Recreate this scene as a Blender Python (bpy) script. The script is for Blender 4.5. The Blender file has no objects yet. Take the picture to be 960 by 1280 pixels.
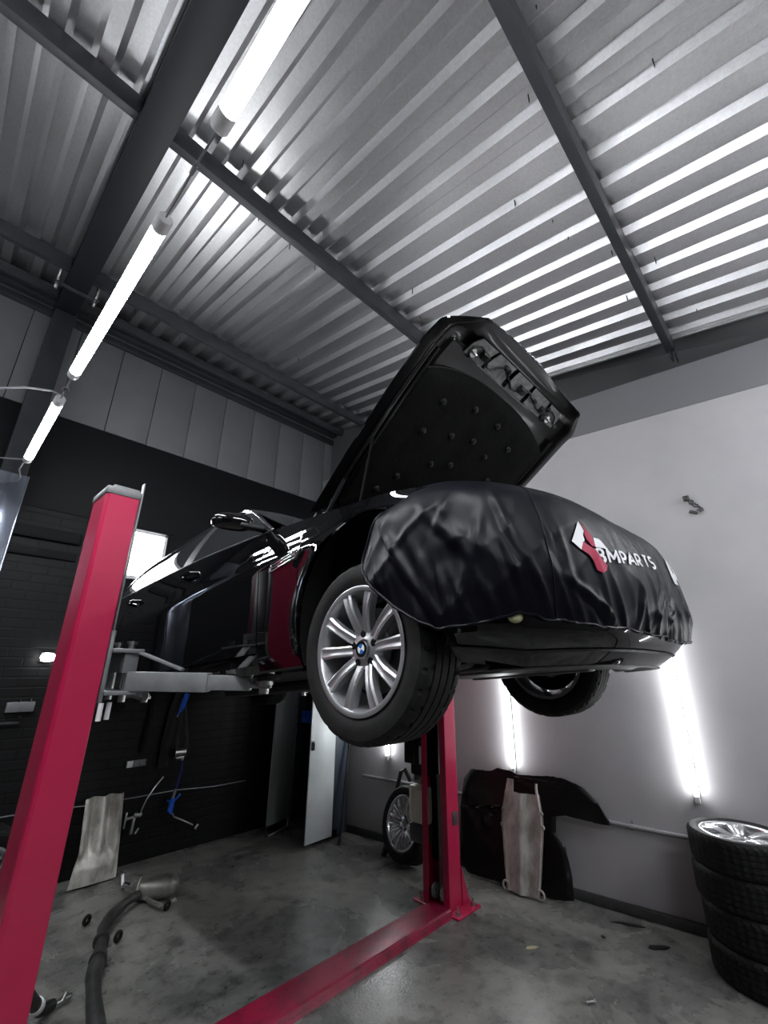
import bpy, bmesh, math, random
from math import sin, cos, pi, sqrt, radians
from mathutils import Vector, Matrix, noise
random.seed(7)
C = bpy.context.scene.collection
SC = bpy.context.scene

# ------------------------------------------------------------------ helpers
def interp(x, xs, ys):
    if x <= xs[0]: return ys[0]
    for i in range(1, len(xs)):
        if x <= xs[i]:
            t = (x - xs[i-1]) / (xs[i] - xs[i-1])
            return ys[i-1] + (ys[i] - ys[i-1]) * t
    return ys[-1]
def smooth(x, xs, ys):
    if x <= xs[0]: return ys[0]
    for i in range(1, len(xs)):
        if x <= xs[i]:
            t = (x - xs[i-1]) / (xs[i] - xs[i-1])
            n = len(xs)
            def slope(k):
                a, b = max(0, k-1), min(n-1, k+1)
                return (ys[b] - ys[a]) / (xs[b] - xs[a])
            h = xs[i] - xs[i-1]
            m0, m1 = slope(i-1) * h, slope(i) * h
            return ((2*t**3-3*t**2+1)*ys[i-1] + (t**3-2*t**2+t)*m0 + (-2*t**3+3*t**2)*ys[i] + (t**3-t**2)*m1)
    return ys[-1]
def frame(d):
    d = Vector(d).normalized()
    u = d.cross(Vector((0, 0, 1)))
    if u.length < 1e-4: u = d.cross(Vector((0, 1, 0)))
    u.normalize()
    return u, d.cross(u).normalized() * -1

class MB:
    def __init__(s): s.v = []; s.f = []; s.m = []
    def add(s, vs, fs, mi=0):
        o = len(s.v)
        s.v += [tuple(p) for p in vs]
        for f in fs: s.f.append([i + o for i in f]); s.m.append(mi)
    def box(s, lo, hi, bev=0.0, mat=None, mi=0):
        lo = Vector(lo); hi = Vector(hi)
        b = min(bev, min(hi[i] - lo[i] for i in range(3)) * .49)
        if b <= 0:
            vs = [(x, y, z) for x in (lo.x, hi.x) for y in (lo.y, hi.y) for z in (lo.z, hi.z)]
            fs = [(0,1,3,2),(4,6,7,5),(0,4,5,1),(2,3,7,6),(0,2,6,4),(1,5,7,3)]
        else:
            bm = bmesh.new(); bmesh.ops.create_cube(bm, size=1)
            for q in bm.verts:
                for i in range(3): q.co[i] = lo[i] if q.co[i] < 0 else hi[i]
            bmesh.ops.bevel(bm, geom=list(bm.edges), offset=b, segments=2, affect='EDGES', profile=.5)
            bm.verts.index_update()
            vs = [q.co.copy() for q in bm.verts]; fs = [[q.index for q in f.verts] for f in bm.faces]; bm.free()
        if mat is not None: vs = [mat @ Vector(p) for p in vs]
        s.add(vs, fs, mi); return s
    def bar(s, p0, p1, w, h, bev=0.0, up=(0,0,1), mi=0):
        p0 = Vector(p0); p1 = Vector(p1); d = (p1 - p0); L = d.length; d.normalize()
        up = Vector(up); x = d.cross(up)
        if x.length < 1e-4: x = d.cross(Vector((1,0,0)))
        x.normalize(); z = x.cross(d).normalized()
        M = Matrix((( x.x, d.x, z.x, p0.x), (x.y, d.y, z.y, p0.y), (x.z, d.z, z.z, p0.z), (0,0,0,1)))
        return s.box((-w/2, 0, -h/2), (w/2, L, h/2), bev, M, mi)
    def tube(s, pts, r, n=12, caps=True, mi=0, closed=False):
        pts = [Vector(p) for p in pts]; rs = r if isinstance(r, (list, tuple)) else [r] * len(pts)
        vs = []; fs = []; N = len(pts); u = None
        for i, p in enumerate(pts):
            a = pts[(i-1) % N] if (i > 0 or closed) else p; b = pts[(i+1) % N] if (i < N-1 or closed) else p
            d = (b - a).normalized()
            if u is None: u, _ = frame(d)
            u = (u - d * u.dot(d)).normalized(); w = d.cross(u)
            for k in range(n):
                t = 2*pi*k/n; vs.append(p + (u*cos(t) + w*sin(t)) * rs[i])
        R = N if closed else N-1
        for i in range(R):
            for k in range(n):
                a = i*n+k; b = i*n+(k+1) % n; j = (i+1) % N
                fs.append((a, b, j*n+(k+1) % n, j*n+k))
        if caps and not closed:
            fs.append(list(range(n))[::-1]); fs.append([(N-1)*n+k for k in range(n)])
        s.add(vs, fs, mi); return s
    def cyl(s, p0, p1, r0, r1=None, n=20, mi=0):
        return s.tube([p0, p1], [r0, r0 if r1 is None else r1], n, True, mi)
    def lathe(s, prof, n=48, M=None, closed=False, rad=None, mi=0):
        # prof: (axial, radius) about local X
        vs = []; fs = []; P = len(prof)
        for k in range(n):
            t = 2*pi*k/n
            for j, (a, r) in enumerate(prof):
                rr = r if rad is None else rad(j, k, r)
                vs.append(Vector((a, rr*cos(t), rr*sin(t))))
        for k in range(n):
            k2 = (k+1) % n
            for j in range(P if closed else P-1):
                j2 = (j+1) % P
                fs.append((k*P+j, k*P+j2, k2*P+j2, k2*P+j))
        if M is not None: vs = [M @ p for p in vs]
        s.add(vs, fs, mi); return s
    def prism(s, poly, ax, depth, M=None, mi=0):
        # poly in 2D (a,b) extruded along third; builds local (a, b, 0..depth)
        n = len(poly)
        vs = [Vector((a, b, 0)) for a, b in poly] + [Vector((a, b, depth)) for a, b in poly]
        fs = [list(range(n))[::-1], list(range(n, 2*n))] + [(i, (i+1) % n, n+(i+1) % n, n+i) for i in range(n)]
        if M is not None: vs = [M @ p for p in vs]
        s.add(vs, fs, mi); return s
    def grid(s, fn, us, vs_, flip=False, mi=0, wrap=False):
        nu, nv = len(us), len(vs_)
        vs = [fn(u, v) for u in us for v in vs_]; fs = []
        for i in range(nu if wrap else nu-1):
            for j in range(nv-1):
                i2 = (i+1) % nu
                q = (i*nv+j, i2*nv+j, i2*nv+j+1, i*nv+j+1)
                fs.append(q[::-1] if flip else q)
        s.add(vs, fs, mi); return s
    def sphere(s, c, r, n=16, sc=(1,1,1), mi=0):
        c = Vector(c); vs = []; fs = []; m = n//2
        for i in range(m+1):
            t = pi*i/m
            for k in range(n):
                p = 2*pi*k/n
                vs.append(c + Vector((r*sc[0]*sin(t)*cos(p), r*sc[1]*sin(t)*sin(p), r*sc[2]*cos(t))))
        for i in range(m):
            for k in range(n):
                fs.append((i*n+k, (i+1)*n+k, (i+1)*n+(k+1) % n, i*n+(k+1) % n))
        s.add(vs, fs, mi); return s
    def xf(s, M):
        s.v = [tuple(M @ Vector(p)) for p in s.v]; return s
    def mirror(s):
        s.v = [(-x, y, z) for x, y, z in s.v]; s.f = [f[::-1] for f in s.f]; return s

def fill(poly, level):
    # triangulate an outline, then split every triangle in four, level times
    from mathutils.geometry import tessellate_polygon
    vs = [Vector((a, b, 0)) for a, b in poly]
    return split4(vs, [tuple(t) for t in tessellate_polygon([vs])], level)
def split4(vs, tr, level):
    for _ in range(level):
        mid = {}; out = []
        def m_(i, j):
            k = (min(i, j), max(i, j))
            if k not in mid: mid[k] = len(vs); vs.append((vs[i]+vs[j])/2)
            return mid[k]
        for a, b, c in tr:
            ab, bc, ca = m_(a, b), m_(b, c), m_(c, a)
            out += [(a, ab, ca), (ab, b, bc), (ca, bc, c), (ab, bc, ca)]
        tr = out
    return vs, tr
def obj(name, mb, mats, parent=None, ang=35, weld=True, solid=0.0):
    me = bpy.data.meshes.new(name)
    me.from_pydata(mb.v, [], mb.f)
    bm = bmesh.new(); bm.from_mesh(me)
    for f, mi in zip(bm.faces, mb.m): f.material_index = mi
    if weld: bmesh.ops.remove_doubles(bm, verts=bm.verts, dist=1e-5)
    bmesh.ops.recalc_face_normals(bm, faces=bm.faces)
    if solid: bmesh.ops.solidify(bm, geom=bm.faces[:], thickness=solid)
    bm.to_mesh(me); bm.free()
    if not isinstance(mats, (list, tuple)): mats = [mats]
    for m in mats: me.materials.append(m)
    for p in me.polygons: p.use_smooth = True
    me.set_sharp_from_angle(angle=radians(ang))
    o = bpy.data.objects.new(name, me); C.objects.link(o)
    if parent is not None: o.parent = parent
    return o
def tag(o, label, cat, group=None):
    o['label'] = label; o['category'] = cat
    if group: o['group'] = group
    return o
def thing(name, label, cat, loc=(0,0,0), rot=(0,0,0), group=None):
    o = bpy.data.objects.new(name, None); C.objects.link(o)
    o.empty_display_size = .1; o.location = loc; o.rotation_euler = rot
    return tag(o, label, cat, group)
def struct(name, mb, mats, ang=35, parent=None):
    o = obj(name, mb, mats, parent, ang)
    if parent is None: o['kind'] = 'structure'
    return o
def dup(root, loc, rot, label, group=None):
    r = root.copy(); C.objects.link(r); r.location = loc; r.rotation_euler = rot; r['label'] = label
    if group: r['group'] = group
    def kids(a, b):
        for ch in list(a.children):
            c = ch.copy(); C.objects.link(c); c.parent = b; kids(ch, c)
    kids(root, r)
    return r

# ------------------------------------------------------------------ materials
MATS = {}
def principled(name, col, rough=.5, metal=0., coat=0., coat_r=.03, spec=.5, emis=None, estr=0., trans=0., ior=1.45, sheen=0., aniso=0.):
    m = bpy.data.materials.new(name); m.use_nodes = True
    b = m.node_tree.nodes['Principled BSDF']
    b.inputs['Base Color'].default_value = (*col, 1); b.inputs['Roughness'].default_value = rough
    b.inputs['Metallic'].default_value = metal; b.inputs['Coat Weight'].default_value = coat
    b.inputs['Coat Roughness'].default_value = coat_r; b.inputs['Specular IOR Level'].default_value = spec
    b.inputs['Transmission Weight'].default_value = trans; b.inputs['IOR'].default_value = ior
    b.inputs['Sheen Weight'].default_value = sheen; b.inputs['Anisotropic'].default_value = aniso
    if emis: b.inputs['Emission Color'].default_value = (*emis, 1); b.inputs['Emission Strength'].default_value = estr
    MATS[name] = m
    return m
def N(m, t, **kw):
    n = m.node_tree.nodes.new(t)
    for k, v in kw.items():
        if k in n.inputs: n.inputs[k].default_value = v
        else: setattr(n, k, v)
    return n
def L(m, a, b): m.node_tree.links.new(a, b)
def bsdf(m): return m.node_tree.nodes['Principled BSDF']
def coords(m, scale=(1,1,1), kind='Object'):
    t = N(m, 'ShaderNodeTexCoord'); mp = N(m, 'ShaderNodeMapping'); mp.inputs['Scale'].default_value = scale
    L(m, t.outputs[kind], mp.inputs['Vector']); return mp.outputs['Vector']
def ramp(m, fac, stops):
    r = N(m, 'ShaderNodeValToRGB'); e = r.color_ramp.elements
    while len(e) < len(stops): e.new(.5)
    for el, (p, c) in zip(e, stops): el.position = p; el.color = (*c, 1) if len(c) == 3 else c
    L(m, fac, r.inputs['Fac']); return r.outputs['Color']
def g3(x): return (x, x, x)
def wear(m, c0, c1, scale=6, detail=6, vscale=(1,1,1), lo=.35, hi=.7, rlo=None, rhi=None, bump=0., bscale=60):
    v = coords(m, vscale)
    n = N(m, 'ShaderNodeTexNoise', Scale=scale, Detail=detail, Roughness=.6); L(m, v, n.inputs['Vector'])
    L(m, ramp(m, n.outputs['Fac'], [(lo, c0), (hi, c1)]), bsdf(m).inputs['Base Color'])
    if rlo is not None:
        L(m, ramp(m, n.outputs['Fac'], [(lo, g3(rlo)), (hi, g3(rhi))]), bsdf(m).inputs['Roughness'])
    if bump:
        n2 = N(m, 'ShaderNodeTexNoise', Scale=bscale, Detail=4); L(m, v, n2.inputs['Vector'])
        b = N(m, 'ShaderNodeBump', Strength=bump, Distance=.01); L(m, n2.outputs['Fac'], b.inputs['Height'])
        L(m, b.outputs['Normal'], bsdf(m).inputs['Normal'])
    return m

M_paint = principled('black_paint', (.002, .002, .0024), .4, 0, 1.0, .012, spec=0.)
M_trimblack = principled('black_plastic', (.012, .012, .013), .42, spec=.3); wear(M_trimblack, (.009,)*3, (.018,)*3, 14, rlo=.35, rhi=.55)
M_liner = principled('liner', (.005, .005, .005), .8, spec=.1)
M_glass = principled('tinted_glass', (.09, .095, .1), .0, 0, 0, 0, .5, trans=.85, ior=1.2)
M_chrome = principled('chrome', (.75, .75, .77), .12, 1)
M_rim = principled('rim_silver', (.5, .5, .52), .3, .8, .6, .08)
M_rim2 = principled('rim_bright', (.72, .72, .74), .22, .9, .3, .08)
M_disc = principled('brake_steel', (.09, .09, .09), .4, .8)
M_tyre = principled('rubber', (.016, .016, .017), .62, spec=.25); wear(M_tyre, (.006,)*3, (.013,)*3, 20, bump=.12, bscale=120)
M_red = principled('lift_red', (.36, .007, .042), .34, 0, .55, .12); wear(M_red, (.41, .009, .056), (.48, .014, .072), 3, 5, lo=.3, hi=.75)
M_redfloor = principled('plate_red', (.26, .008, .04), .35)
M_grey = principled('grey_enamel', (.17, .175, .18), .42, .1); wear(M_grey, (.14, .145, .15), (.2, .205, .21), 9)
M_steel = principled('structural_grey', (.03, .03, .034), .45); wear(M_steel, (.024, .025, .03), (.036, .036, .041), 4, rlo=.38, rhi=.55)
M_darksteel = principled('dark_steel', (.02, .021, .024), .4, .3)
M_bolt = principled('bolt_steel', (.5, .5, .5), .3, 1)
M_wallR = principled('grey_paint', (.30, .29, .30), .5); wear(M_wallR, (.35, .342, .35), (.41, .396, .404), 1.3, 6, lo=.3, hi=.7, rlo=.5, rhi=.36, bump=.05, bscale=25)
M_band = principled('band_paint', (.15, .15, .157), .5)
M_recess = principled('recess_panel', (.05, .05, .052), .6)
M_sand = principled('panel_grey', (.115, .115, .12), .5); wear(M_sand, (.115, .115, .12), (.135, .135, .141), 2)
M_curb = principled('curb_grey', (.06, .06, .063), .55); wear(M_curb, (.045,)*3, (.075,)*3, 12)
M_led = principled('led_diffuser', (.9, .9, .9), .4, emis=(.93, .96, 1.0), estr=95)
M_led2 = principled('led_diffuser_dim', (.9, .9, .9), .4, emis=(.93, .96, 1.0), estr=45)
M_ledwall = principled('led_wall', (.9, .9, .9), .4, emis=(.95, .98, 1.0), estr=21)
M_pane = principled('window_daylight', (.9, .9, .9), .4, emis=(.96, .98, 1.0), estr=22)
M_white = principled('white_plastic', (.72, .72, .73), .4)
M_blue = principled('blue_plastic', (.02, .13, .75), .4)
M_green = principled('green_plastic', (.12, .75, .08), .4)
M_redp = principled('red_plastic', (.8, .05, .03), .4)
M_wire = principled('wire_grey', (.3, .3, .32), .35, .6)
M_door = principled('cabinet_white', (.55, .59, .6), .36, .1); wear(M_door, (.5, .54, .55), (.62, .65, .66), 3)
M_cabgrey = principled('cabinet_grey', (.34, .37, .365), .4, .1)
M_cab = principled('cabinet_blue_grey', (.035, .045, .062), .45)
M_cabin = principled('cabinet_inside', (.01, .01, .011), .6)
M_pipe = principled('conduit_grey', (.22, .22, .225), .4)
M_cloth = principled('jacket_cloth', (.012, .012, .013), .75, sheen=.3); wear(M_cloth, (.008,)*3, (.02,)*3, 10, vscale=(3, 3, .6))
M_tank = principled('translucent_tank', (.92, .92, .8), .45, 0, 0, 0, .5, trans=.15)
M_oil = principled('oil_in_tank', (.1, .1, .095), .35)
M_exh = principled('exhaust_steel', (.16, .16, .15), .5, .7); wear(M_exh, (.17, .168, .15), (.36, .35, .32), 8, rlo=.4, rhi=.65)
M_pipeblk = principled('exhaust_pipe', (.07, .07, .07), .5, .6); wear(M_pipeblk, (.045,)*3, (.11, .11, .105), 10)
M_sheet = principled('window_clad', (.3, .33, .4), .18, .9)
M_yellow = principled('fog_lens', (.5, .5, .28), .1, 0, 1)
M_bmwb = principled('badge_blue', (.02, .12, .42), .3, 0, 1)
M_bmww = principled('badge_white', (.8, .8, .8), .3, 0, 1)
M_black = principled('badge_black', (.004, .004, .004), .3, 0, 1)
M_printw = principled('print_white', (.72, .72, .74), .6)
M_printr = principled('print_red', (.33, .014, .05), .6)
M_leaf = principled('dry_scrap', (.35, .31, .2), .8)
M_pad = principled('insulation_felt', (.012, .012, .013), .85, spec=.15); wear(M_pad, (.0025,)*3, (.006,)*3, 5, bump=.3, bscale=30)
M_hoodin = principled('hood_inner', (.0022, .0022, .0026), .35, 0, .35, .12, spec=.3)
M_hoodgrey = principled('primer_grey', (.25, .25, .255), .45); wear(M_hoodgrey, (.16,)*3, (.36,)*3, 25)
M_tray = principled('undertray_plastic', (.03, .03, .031), .45); wear(M_tray, (.02,)*3, (.05,)*3, 7)
M_utray = principled('undertray_black', (.003, .003, .0032), .4, spec=.35)
M_alu = principled('shield_aluminium', (.5, .49, .45), .45, .3); wear(M_alu, (.26, .25, .22), (.62, .6, .56), 9, 8, vscale=(1, 1, .5), rlo=.55, rhi=.3, bump=.3, bscale=40)
M_floorpan = principled('floorpan', (.015, .015, .015), .7)

# cover fabric
M_cover = principled('cover_nylon', (.003, .003, .0055), .42, spec=.16)
v = coords(M_cover)
w1 = N(M_cover, 'ShaderNodeTexWave', Scale=220, Distortion=.5); L(M_cover, v, w1.inputs['Vector'])
n1 = N(M_cover, 'ShaderNodeTexNoise', Scale=7, Detail=5); L(M_cover, v, n1.inputs['Vector'])
L(M_cover, ramp(M_cover, n1.outputs['Fac'], [(.3, g3(.32)), (.7, g3(.46))]), bsdf(M_cover).inputs['Roughness'])
b1 = N(M_cover, 'ShaderNodeBump', Strength=.06, Distance=.002); L(M_cover, w1.outputs['Fac'], b1.inputs['Height'])
L(M_cover, b1.outputs['Normal'], bsdf(M_cover).inputs['Normal'])

# galvanised sheet
M_galv = principled('galvanised_sheet', (.6, .6, .61), .36, 1.0)
v = coords(M_galv)
vo = N(M_galv, 'ShaderNodeTexVoronoi', Scale=90); L(M_galv, v, vo.inputs['Vector'])
nz = N(M_galv, 'ShaderNodeTexNoise', Scale=1.6, Detail=5); L(M_galv, v, nz.inputs['Vector'])
mx = N(M_galv, 'ShaderNodeMix', data_type='FLOAT'); mx.inputs[0].default_value = .55
L(M_galv, vo.outputs['Color'], mx.inputs[2]); L(M_galv, nz.outputs['Fac'], mx.inputs[3])
L(M_galv, ramp(M_galv, mx.outputs[0], [(.25, (.50, .50, .51)), (.75, (.60, .60, .61))]), bsdf(M_galv).inputs['Base Color'])
L(M_galv, ramp(M_galv, mx.outputs[0], [(.25, g3(.34)), (.75, g3(.40))]), bsdf(M_galv).inputs['Roughness'])
v2 = coords(M_galv, (2.2, .6, 1)); nd = N(M_galv, 'ShaderNodeTexNoise', Scale=2.2, Detail=3); L(M_galv, v2, nd.inputs['Vector'])
bp = N(M_galv, 'ShaderNodeBump', Strength=.22, Distance=.03); L(M_galv, nd.outputs['Fac'], bp.inputs['Height'])
L(M_galv, bp.outputs['Normal'], bsdf(M_galv).inputs['Normal'])

# black brick wall
M_brick = principled('black_brick', (.007, .0075, .008), .55, spec=.3)
tc = N(M_brick, 'ShaderNodeTexCoord'); sp = N(M_brick, 'ShaderNodeSeparateXYZ'); cb = N(M_brick, 'ShaderNodeCombineXYZ')
L(M_brick, tc.outputs['Object'], sp.inputs[0]); L(M_brick, sp.outputs['X'], cb.inputs['X']); L(M_brick, sp.outputs['Z'], cb.inputs['Y'])
bk = N(M_brick, 'ShaderNodeTexBrick', Scale=1.0); L(M_brick, cb.outputs[0], bk.inputs['Vector'])
bk.inputs['Brick Width'].default_value = .26; bk.inputs['Row Height'].default_value = .088; bk.inputs['Mortar Size'].default_value = .009
bk.inputs['Mortar Smooth'].default_value = .5
bk.inputs['Color1'].default_value = (.0030, .0034, .0037, 1); bk.inputs['Color2'].default_value = (.0045, .0052, .0056, 1); bk.inputs['Mortar'].default_value = (.0015, .0015, .0015, 1)
L(M_brick, bk.outputs['Color'], bsdf(M_brick).inputs['Base Color'])
bb = N(M_brick, 'ShaderNodeBump', Strength=.3, Distance=.008, invert=True); L(M_brick, bk.outputs['Fac'], bb.inputs['Height'])
L(M_brick, bb.outputs['Normal'], bsdf(M_brick).inputs['Normal'])
M_blackwall = principled('black_wall_smooth', (.0035, .0037, .005), .6, spec=.3)

# concrete floor
M_floor = principled('concrete', (.15, .15, .145), .45)
v = coords(M_floor)
f1 = N(M_floor, 'ShaderNodeTexNoise', Scale=1.15, Detail=8, Roughness=.62, Distortion=.6); L(M_floor, v, f1.inputs['Vector'])
f2 = N(M_floor, 'ShaderNodeTexNoise', Scale=7.5, Detail=8, Roughness=.65); L(M_floor, v, f2.inputs['Vector'])
f3 = N(M_floor, 'ShaderNodeTexNoise', Scale=60, Detail=4); L(M_floor, v, f3.inputs['Vector'])
c1 = ramp(M_floor, f1.outputs['Fac'], [(.3, (.085, .087, .084)), (.5, (.175, .174, .162)), (.72, (.30, .292, .26))])
c2 = ramp(M_floor, f2.outputs['Fac'], [(.30, g3(.45)), (.5, g3(.95)), (.75, g3(1.15))])
mA = N(M_floor, 'ShaderNodeMix', data_type='RGBA', blend_type='MULTIPLY'); mA.inputs[0].default_value = 1
L(M_floor, c1, mA.inputs[6]); L(M_floor, c2, mA.inputs[7])
vs_ = N(M_floor, 'ShaderNodeTexVoronoi', Scale=2.6, feature='SMOOTH_F1'); 
vd = N(M_floor, 'ShaderNodeMix', data_type='VECTOR'); vd.inputs[0].default_value = .12
L(M_floor, v, vd.inputs[4]); L(M_floor, f2.outputs['Color'], vd.inputs[5]); L(M_floor, vd.outputs[1], vs_.inputs['Vector'])
st = ramp(M_floor, vs_.outputs['Distance'], [(.09, g3(.42)), (.17, g3(1.0))])
mB = N(M_floor, 'ShaderNodeMix', data_type='RGBA', blend_type='MULTIPLY'); mB.inputs[0].default_value = .85
L(M_floor, mA.outputs[2], mB.inputs[6]); L(M_floor, st, mB.inputs[7])
f4 = N(M_floor, 'ShaderNodeTexNoise', Scale=13, Detail=7, Roughness=.7); L(M_floor, v, f4.inputs['Vector'])
sp4 = ramp(M_floor, f4.outputs['Fac'], [(.57, g3(1.0)), (.66, g3(.45))])
mC = N(M_floor, 'ShaderNodeMix', data_type='RGBA', blend_type='MULTIPLY'); mC.inputs[0].default_value = .9
L(M_floor, mB.outputs[2], mC.inputs[6]); L(M_floor, sp4, mC.inputs[7])
L(M_floor, mC.outputs[2], bsdf(M_floor).inputs['Base Color'])
L(M_floor, ramp(M_floor, f1.outputs['Fac'], [(.3, g3(.17)), (.5, g3(.28)), (.75, g3(.5))]), bsdf(M_floor).inputs['Roughness'])
bf = N(M_floor, 'ShaderNodeBump', Strength=.13, Distance=.012); mm = N(M_floor, 'ShaderNodeMath', operation='ADD')
L(M_floor, f2.outputs['Fac'], mm.inputs[0]); L(M_floor, f3.outputs['Fac'], mm.inputs[1]); L(M_floor, mm.outputs[0], bf.inputs['Height'])
L(M_floor, bf.outputs['Normal'], bsdf(M_floor).inputs['Normal'])

# checker plate on the floor beam
v = coords(M_redfloor, (1, 1, 1)); ck = N(M_redfloor, 'ShaderNodeTexBrick', Scale=1.0); L(M_redfloor, v, ck.inputs['Vector'])
ck.inputs['Brick Width'].default_value = .05; ck.inputs['Row Height'].default_value = .022; ck.inputs['Mortar Size'].default_value = .008
cbp = N(M_redfloor, 'ShaderNodeBump', Strength=.8, Distance=.004, invert=True); L(M_redfloor, ck.outputs['Fac'], cbp.inputs['Height'])
L(M_redfloor, cbp.outputs['Normal'], bsdf(M_redfloor).inputs['Normal'])
nn = N(M_redfloor, 'ShaderNodeTexNoise', Scale=9, Detail=6); L(M_redfloor, v, nn.inputs['Vector'])
L(M_redfloor, ramp(M_redfloor, nn.outputs['Fac'], [(.35, (.15, .008, .03)), (.6, (.28, .009, .042))]), bsdf(M_redfloor).inputs['Base Color'])

# ------------------------------------------------------------------ camera
H = 1.88
F_PX = 543.0
pitch, roll, psi = radians(19.73), radians(.64), radians(44.0)
Fv = Vector((cos(psi), sin(psi), 0)); Rv = Vector((sin(psi), -cos(psi), 0))
fwd = Fv*cos(pitch) + Vector((0, 0, sin(pitch))); up0 = Rv.cross(fwd)
right = Rv*cos(roll) + up0*sin(roll); up = up0*cos(roll) - Rv*sin(roll)
cam = bpy.data.cameras.new('camera'); co = bpy.data.objects.new('camera', cam); C.objects.link(co)
cam.sensor_fit = 'VERTICAL'; cam.sensor_height = 36; cam.lens = 36*F_PX/1280; cam.clip_start = .02
co.matrix_world = Matrix(((right.x, up.x, -fwd.x, 0), (right.y, up.y, -fwd.y, 0), (right.z, up.z, -fwd.z, H), (0, 0, 0, 1)))
SC.camera = co

# ------------------------------------------------------------------ room
SL = math.tan(radians(8.7))
def roof_z(y, off=0.): return 5.03 + SL*y + off
YL = 5.5                                           # far (left-hand) wall
def wx(y): return 4.64 - .125*(y - 1.6)           # right-hand wall line
wdir = Vector((-.125, 1, 0)).normalized(); wnor = Vector((-1, -.125, 0)).normalized()   # normal into the room
XW, YB = -3.2, -4.0
struct('floor', MB().box((XW-.2, YB-.2, -.12), (6.2, YL+.2, 0)), M_floor)
# corrugated roof
prof = []
x = XW - .1
per = .245
while x < 4.60:
    prof += [(x, 0), (x+.080, 0), (x+.115, .052), (x+.210, .052)]
    x += per
xe = x - per + .080
prof = [p for p in prof if p[0] <= xe + 1e-6]
r = MB(); ys = [YB-.2 + i*(YL+.28-YB)/24 for i in range(25)]
r.grid(lambda i, y: (prof[i][0], y, roof_z(y) + prof[i][1]), range(len(prof)), ys)
struct('ceiling', r, M_galv, 20)
ceil = bpy.data.objects['ceiling']
rs = random.Random(21); scr = None
for y in (.40, 2.42, 4.55):
    for k in range(14):
        xq = .55 + k*.29 + rs.uniform(-.05, .05); yq = y + rs.choice((-1, 1))*rs.uniform(.09, .5); zq = roof_z(yq)
        if scr is None:
            q = MB(); q.tube([(0, 0, .05), (0, 0, -.012), (.004, .003, -.026)], [.004, .004, .001], 6); scr = obj('roofing_screw', q, M_darksteel, ceil); o_ = scr
        else:
            o_ = scr.copy(); C.objects.link(o_); o_.parent = ceil
        o_.location = (xq, yq, zq)
# roof edge trim along the right wall
t = MB(); t.bar((4.60, YB, roof_z(YB, -.012)), (4.60, YL, roof_z(YL, -.012)), .03, .03, .004)
struct('trim_1', t, M_galv)
# main beam (I section) under the roof
def ibeam(mb, p0, p1, w, h, tf, tw):
    p0 = Vector(p0); p1 = Vector(p1); d = (p1-p0).normalized(); n = d.cross(Vector((1, 0, 0))).normalized()
    if n.z < 0: n = -n
    for o, ww, hh in ((h/2-tf/2, w, tf), (-h/2+tf/2, w, tf), (0, tw, h-2*tf)):
        mb.bar(p0+n*o, p1+n*o, ww, hh, .003, up=n)
b = MB(); ibeam(b, (.265, YB, roof_z(YB, -.115)), (.265, 5.36, roof_z(5.36, -.115)), .2, .22, .014, .19)
M_beam = principled('beam_paint', (.010, .0105, .0135), .5, spec=.35)
struct('trim_2', b, M_beam)
# purlins
for k, y in enumerate((.40, 2.42, 4.55, 5.24)):
    m = MB()
    a = math.atan(SL)
    hh = .14 if k < 3 else .11
    for xa, xb in ((XW, .165), (.365, 4.62)):
        M = Matrix.Translation((0, y, roof_z(y))) @ Matrix.Rotation(a, 4, 'X')
        m.box((xa, -.03, -hh), (xb, .03, -.002), .006, M)
        m.box((xa, -.034, -hh-.004), (xb, .034, -hh), .0015, M)
    struct('trim_%d' % (3+k), m, M_steel)
m = MB(); m.box((XW, YL-.12, 5.74), (4.4, YL, 5.84), .005); m.box((XW, YL-.06, 5.60), (4.4, YL, 5.69), .004)
struct('trim_7', m, M_steel)
m = MB(); m.bar((4.63, .42, 4.86), (4.63, .42, roof_z(.42, -.01)), .02, .1, .002, up=(1, 0, 0)); m.box((4.62, .38, 4.86), (4.72, .395, roof_z(.4, -.02)), .002)
struct('trim_8', m, M_darksteel)
# left (far) wall: black brick below, sandwich panels above
struct('wall_left', MB().box((XW-.2, YL, 0), (4.5, YL+.15, 4.47)), M_brick)
m = MB(); xx = XW
while xx < 4.5:
    m.box((xx+.004, YL-.02, 4.46), (min(xx+.46, 4.6)-.004, YL+.12, 6.2), .004); xx += .46
struct('wall_left_upper', m, M_sand)
m = MB(); m.box((XW, YL-.05, 3.08), (.98, YL, 3.2), .01); m.box((XW, YL-.03, 2.9), (.98, YL, 2.98), .01)
struct('trim_9', m, M_blackwall)
m = MB(); m.box((XW, YL-.012, 3.40), (4.1, YL, 4.46), .004)
struct('trim_10', m, M_blackwall)
# steel column with a shiny cladding sheet on its lower part
m = MB(); m.box((.175, 5.28, 0), (.375, 5.49, roof_z(5.4, -.2)), .006)
struct('trim_11', m, M_steel)
m = MB(); m.box((.14, 5.255, 0), (.385, 5.278, 3.62), .004); m.box((.386, 5.255, 0), (.40, 5.47, 3.62), .003)
struct('trim_12', m, M_sheet)
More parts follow.
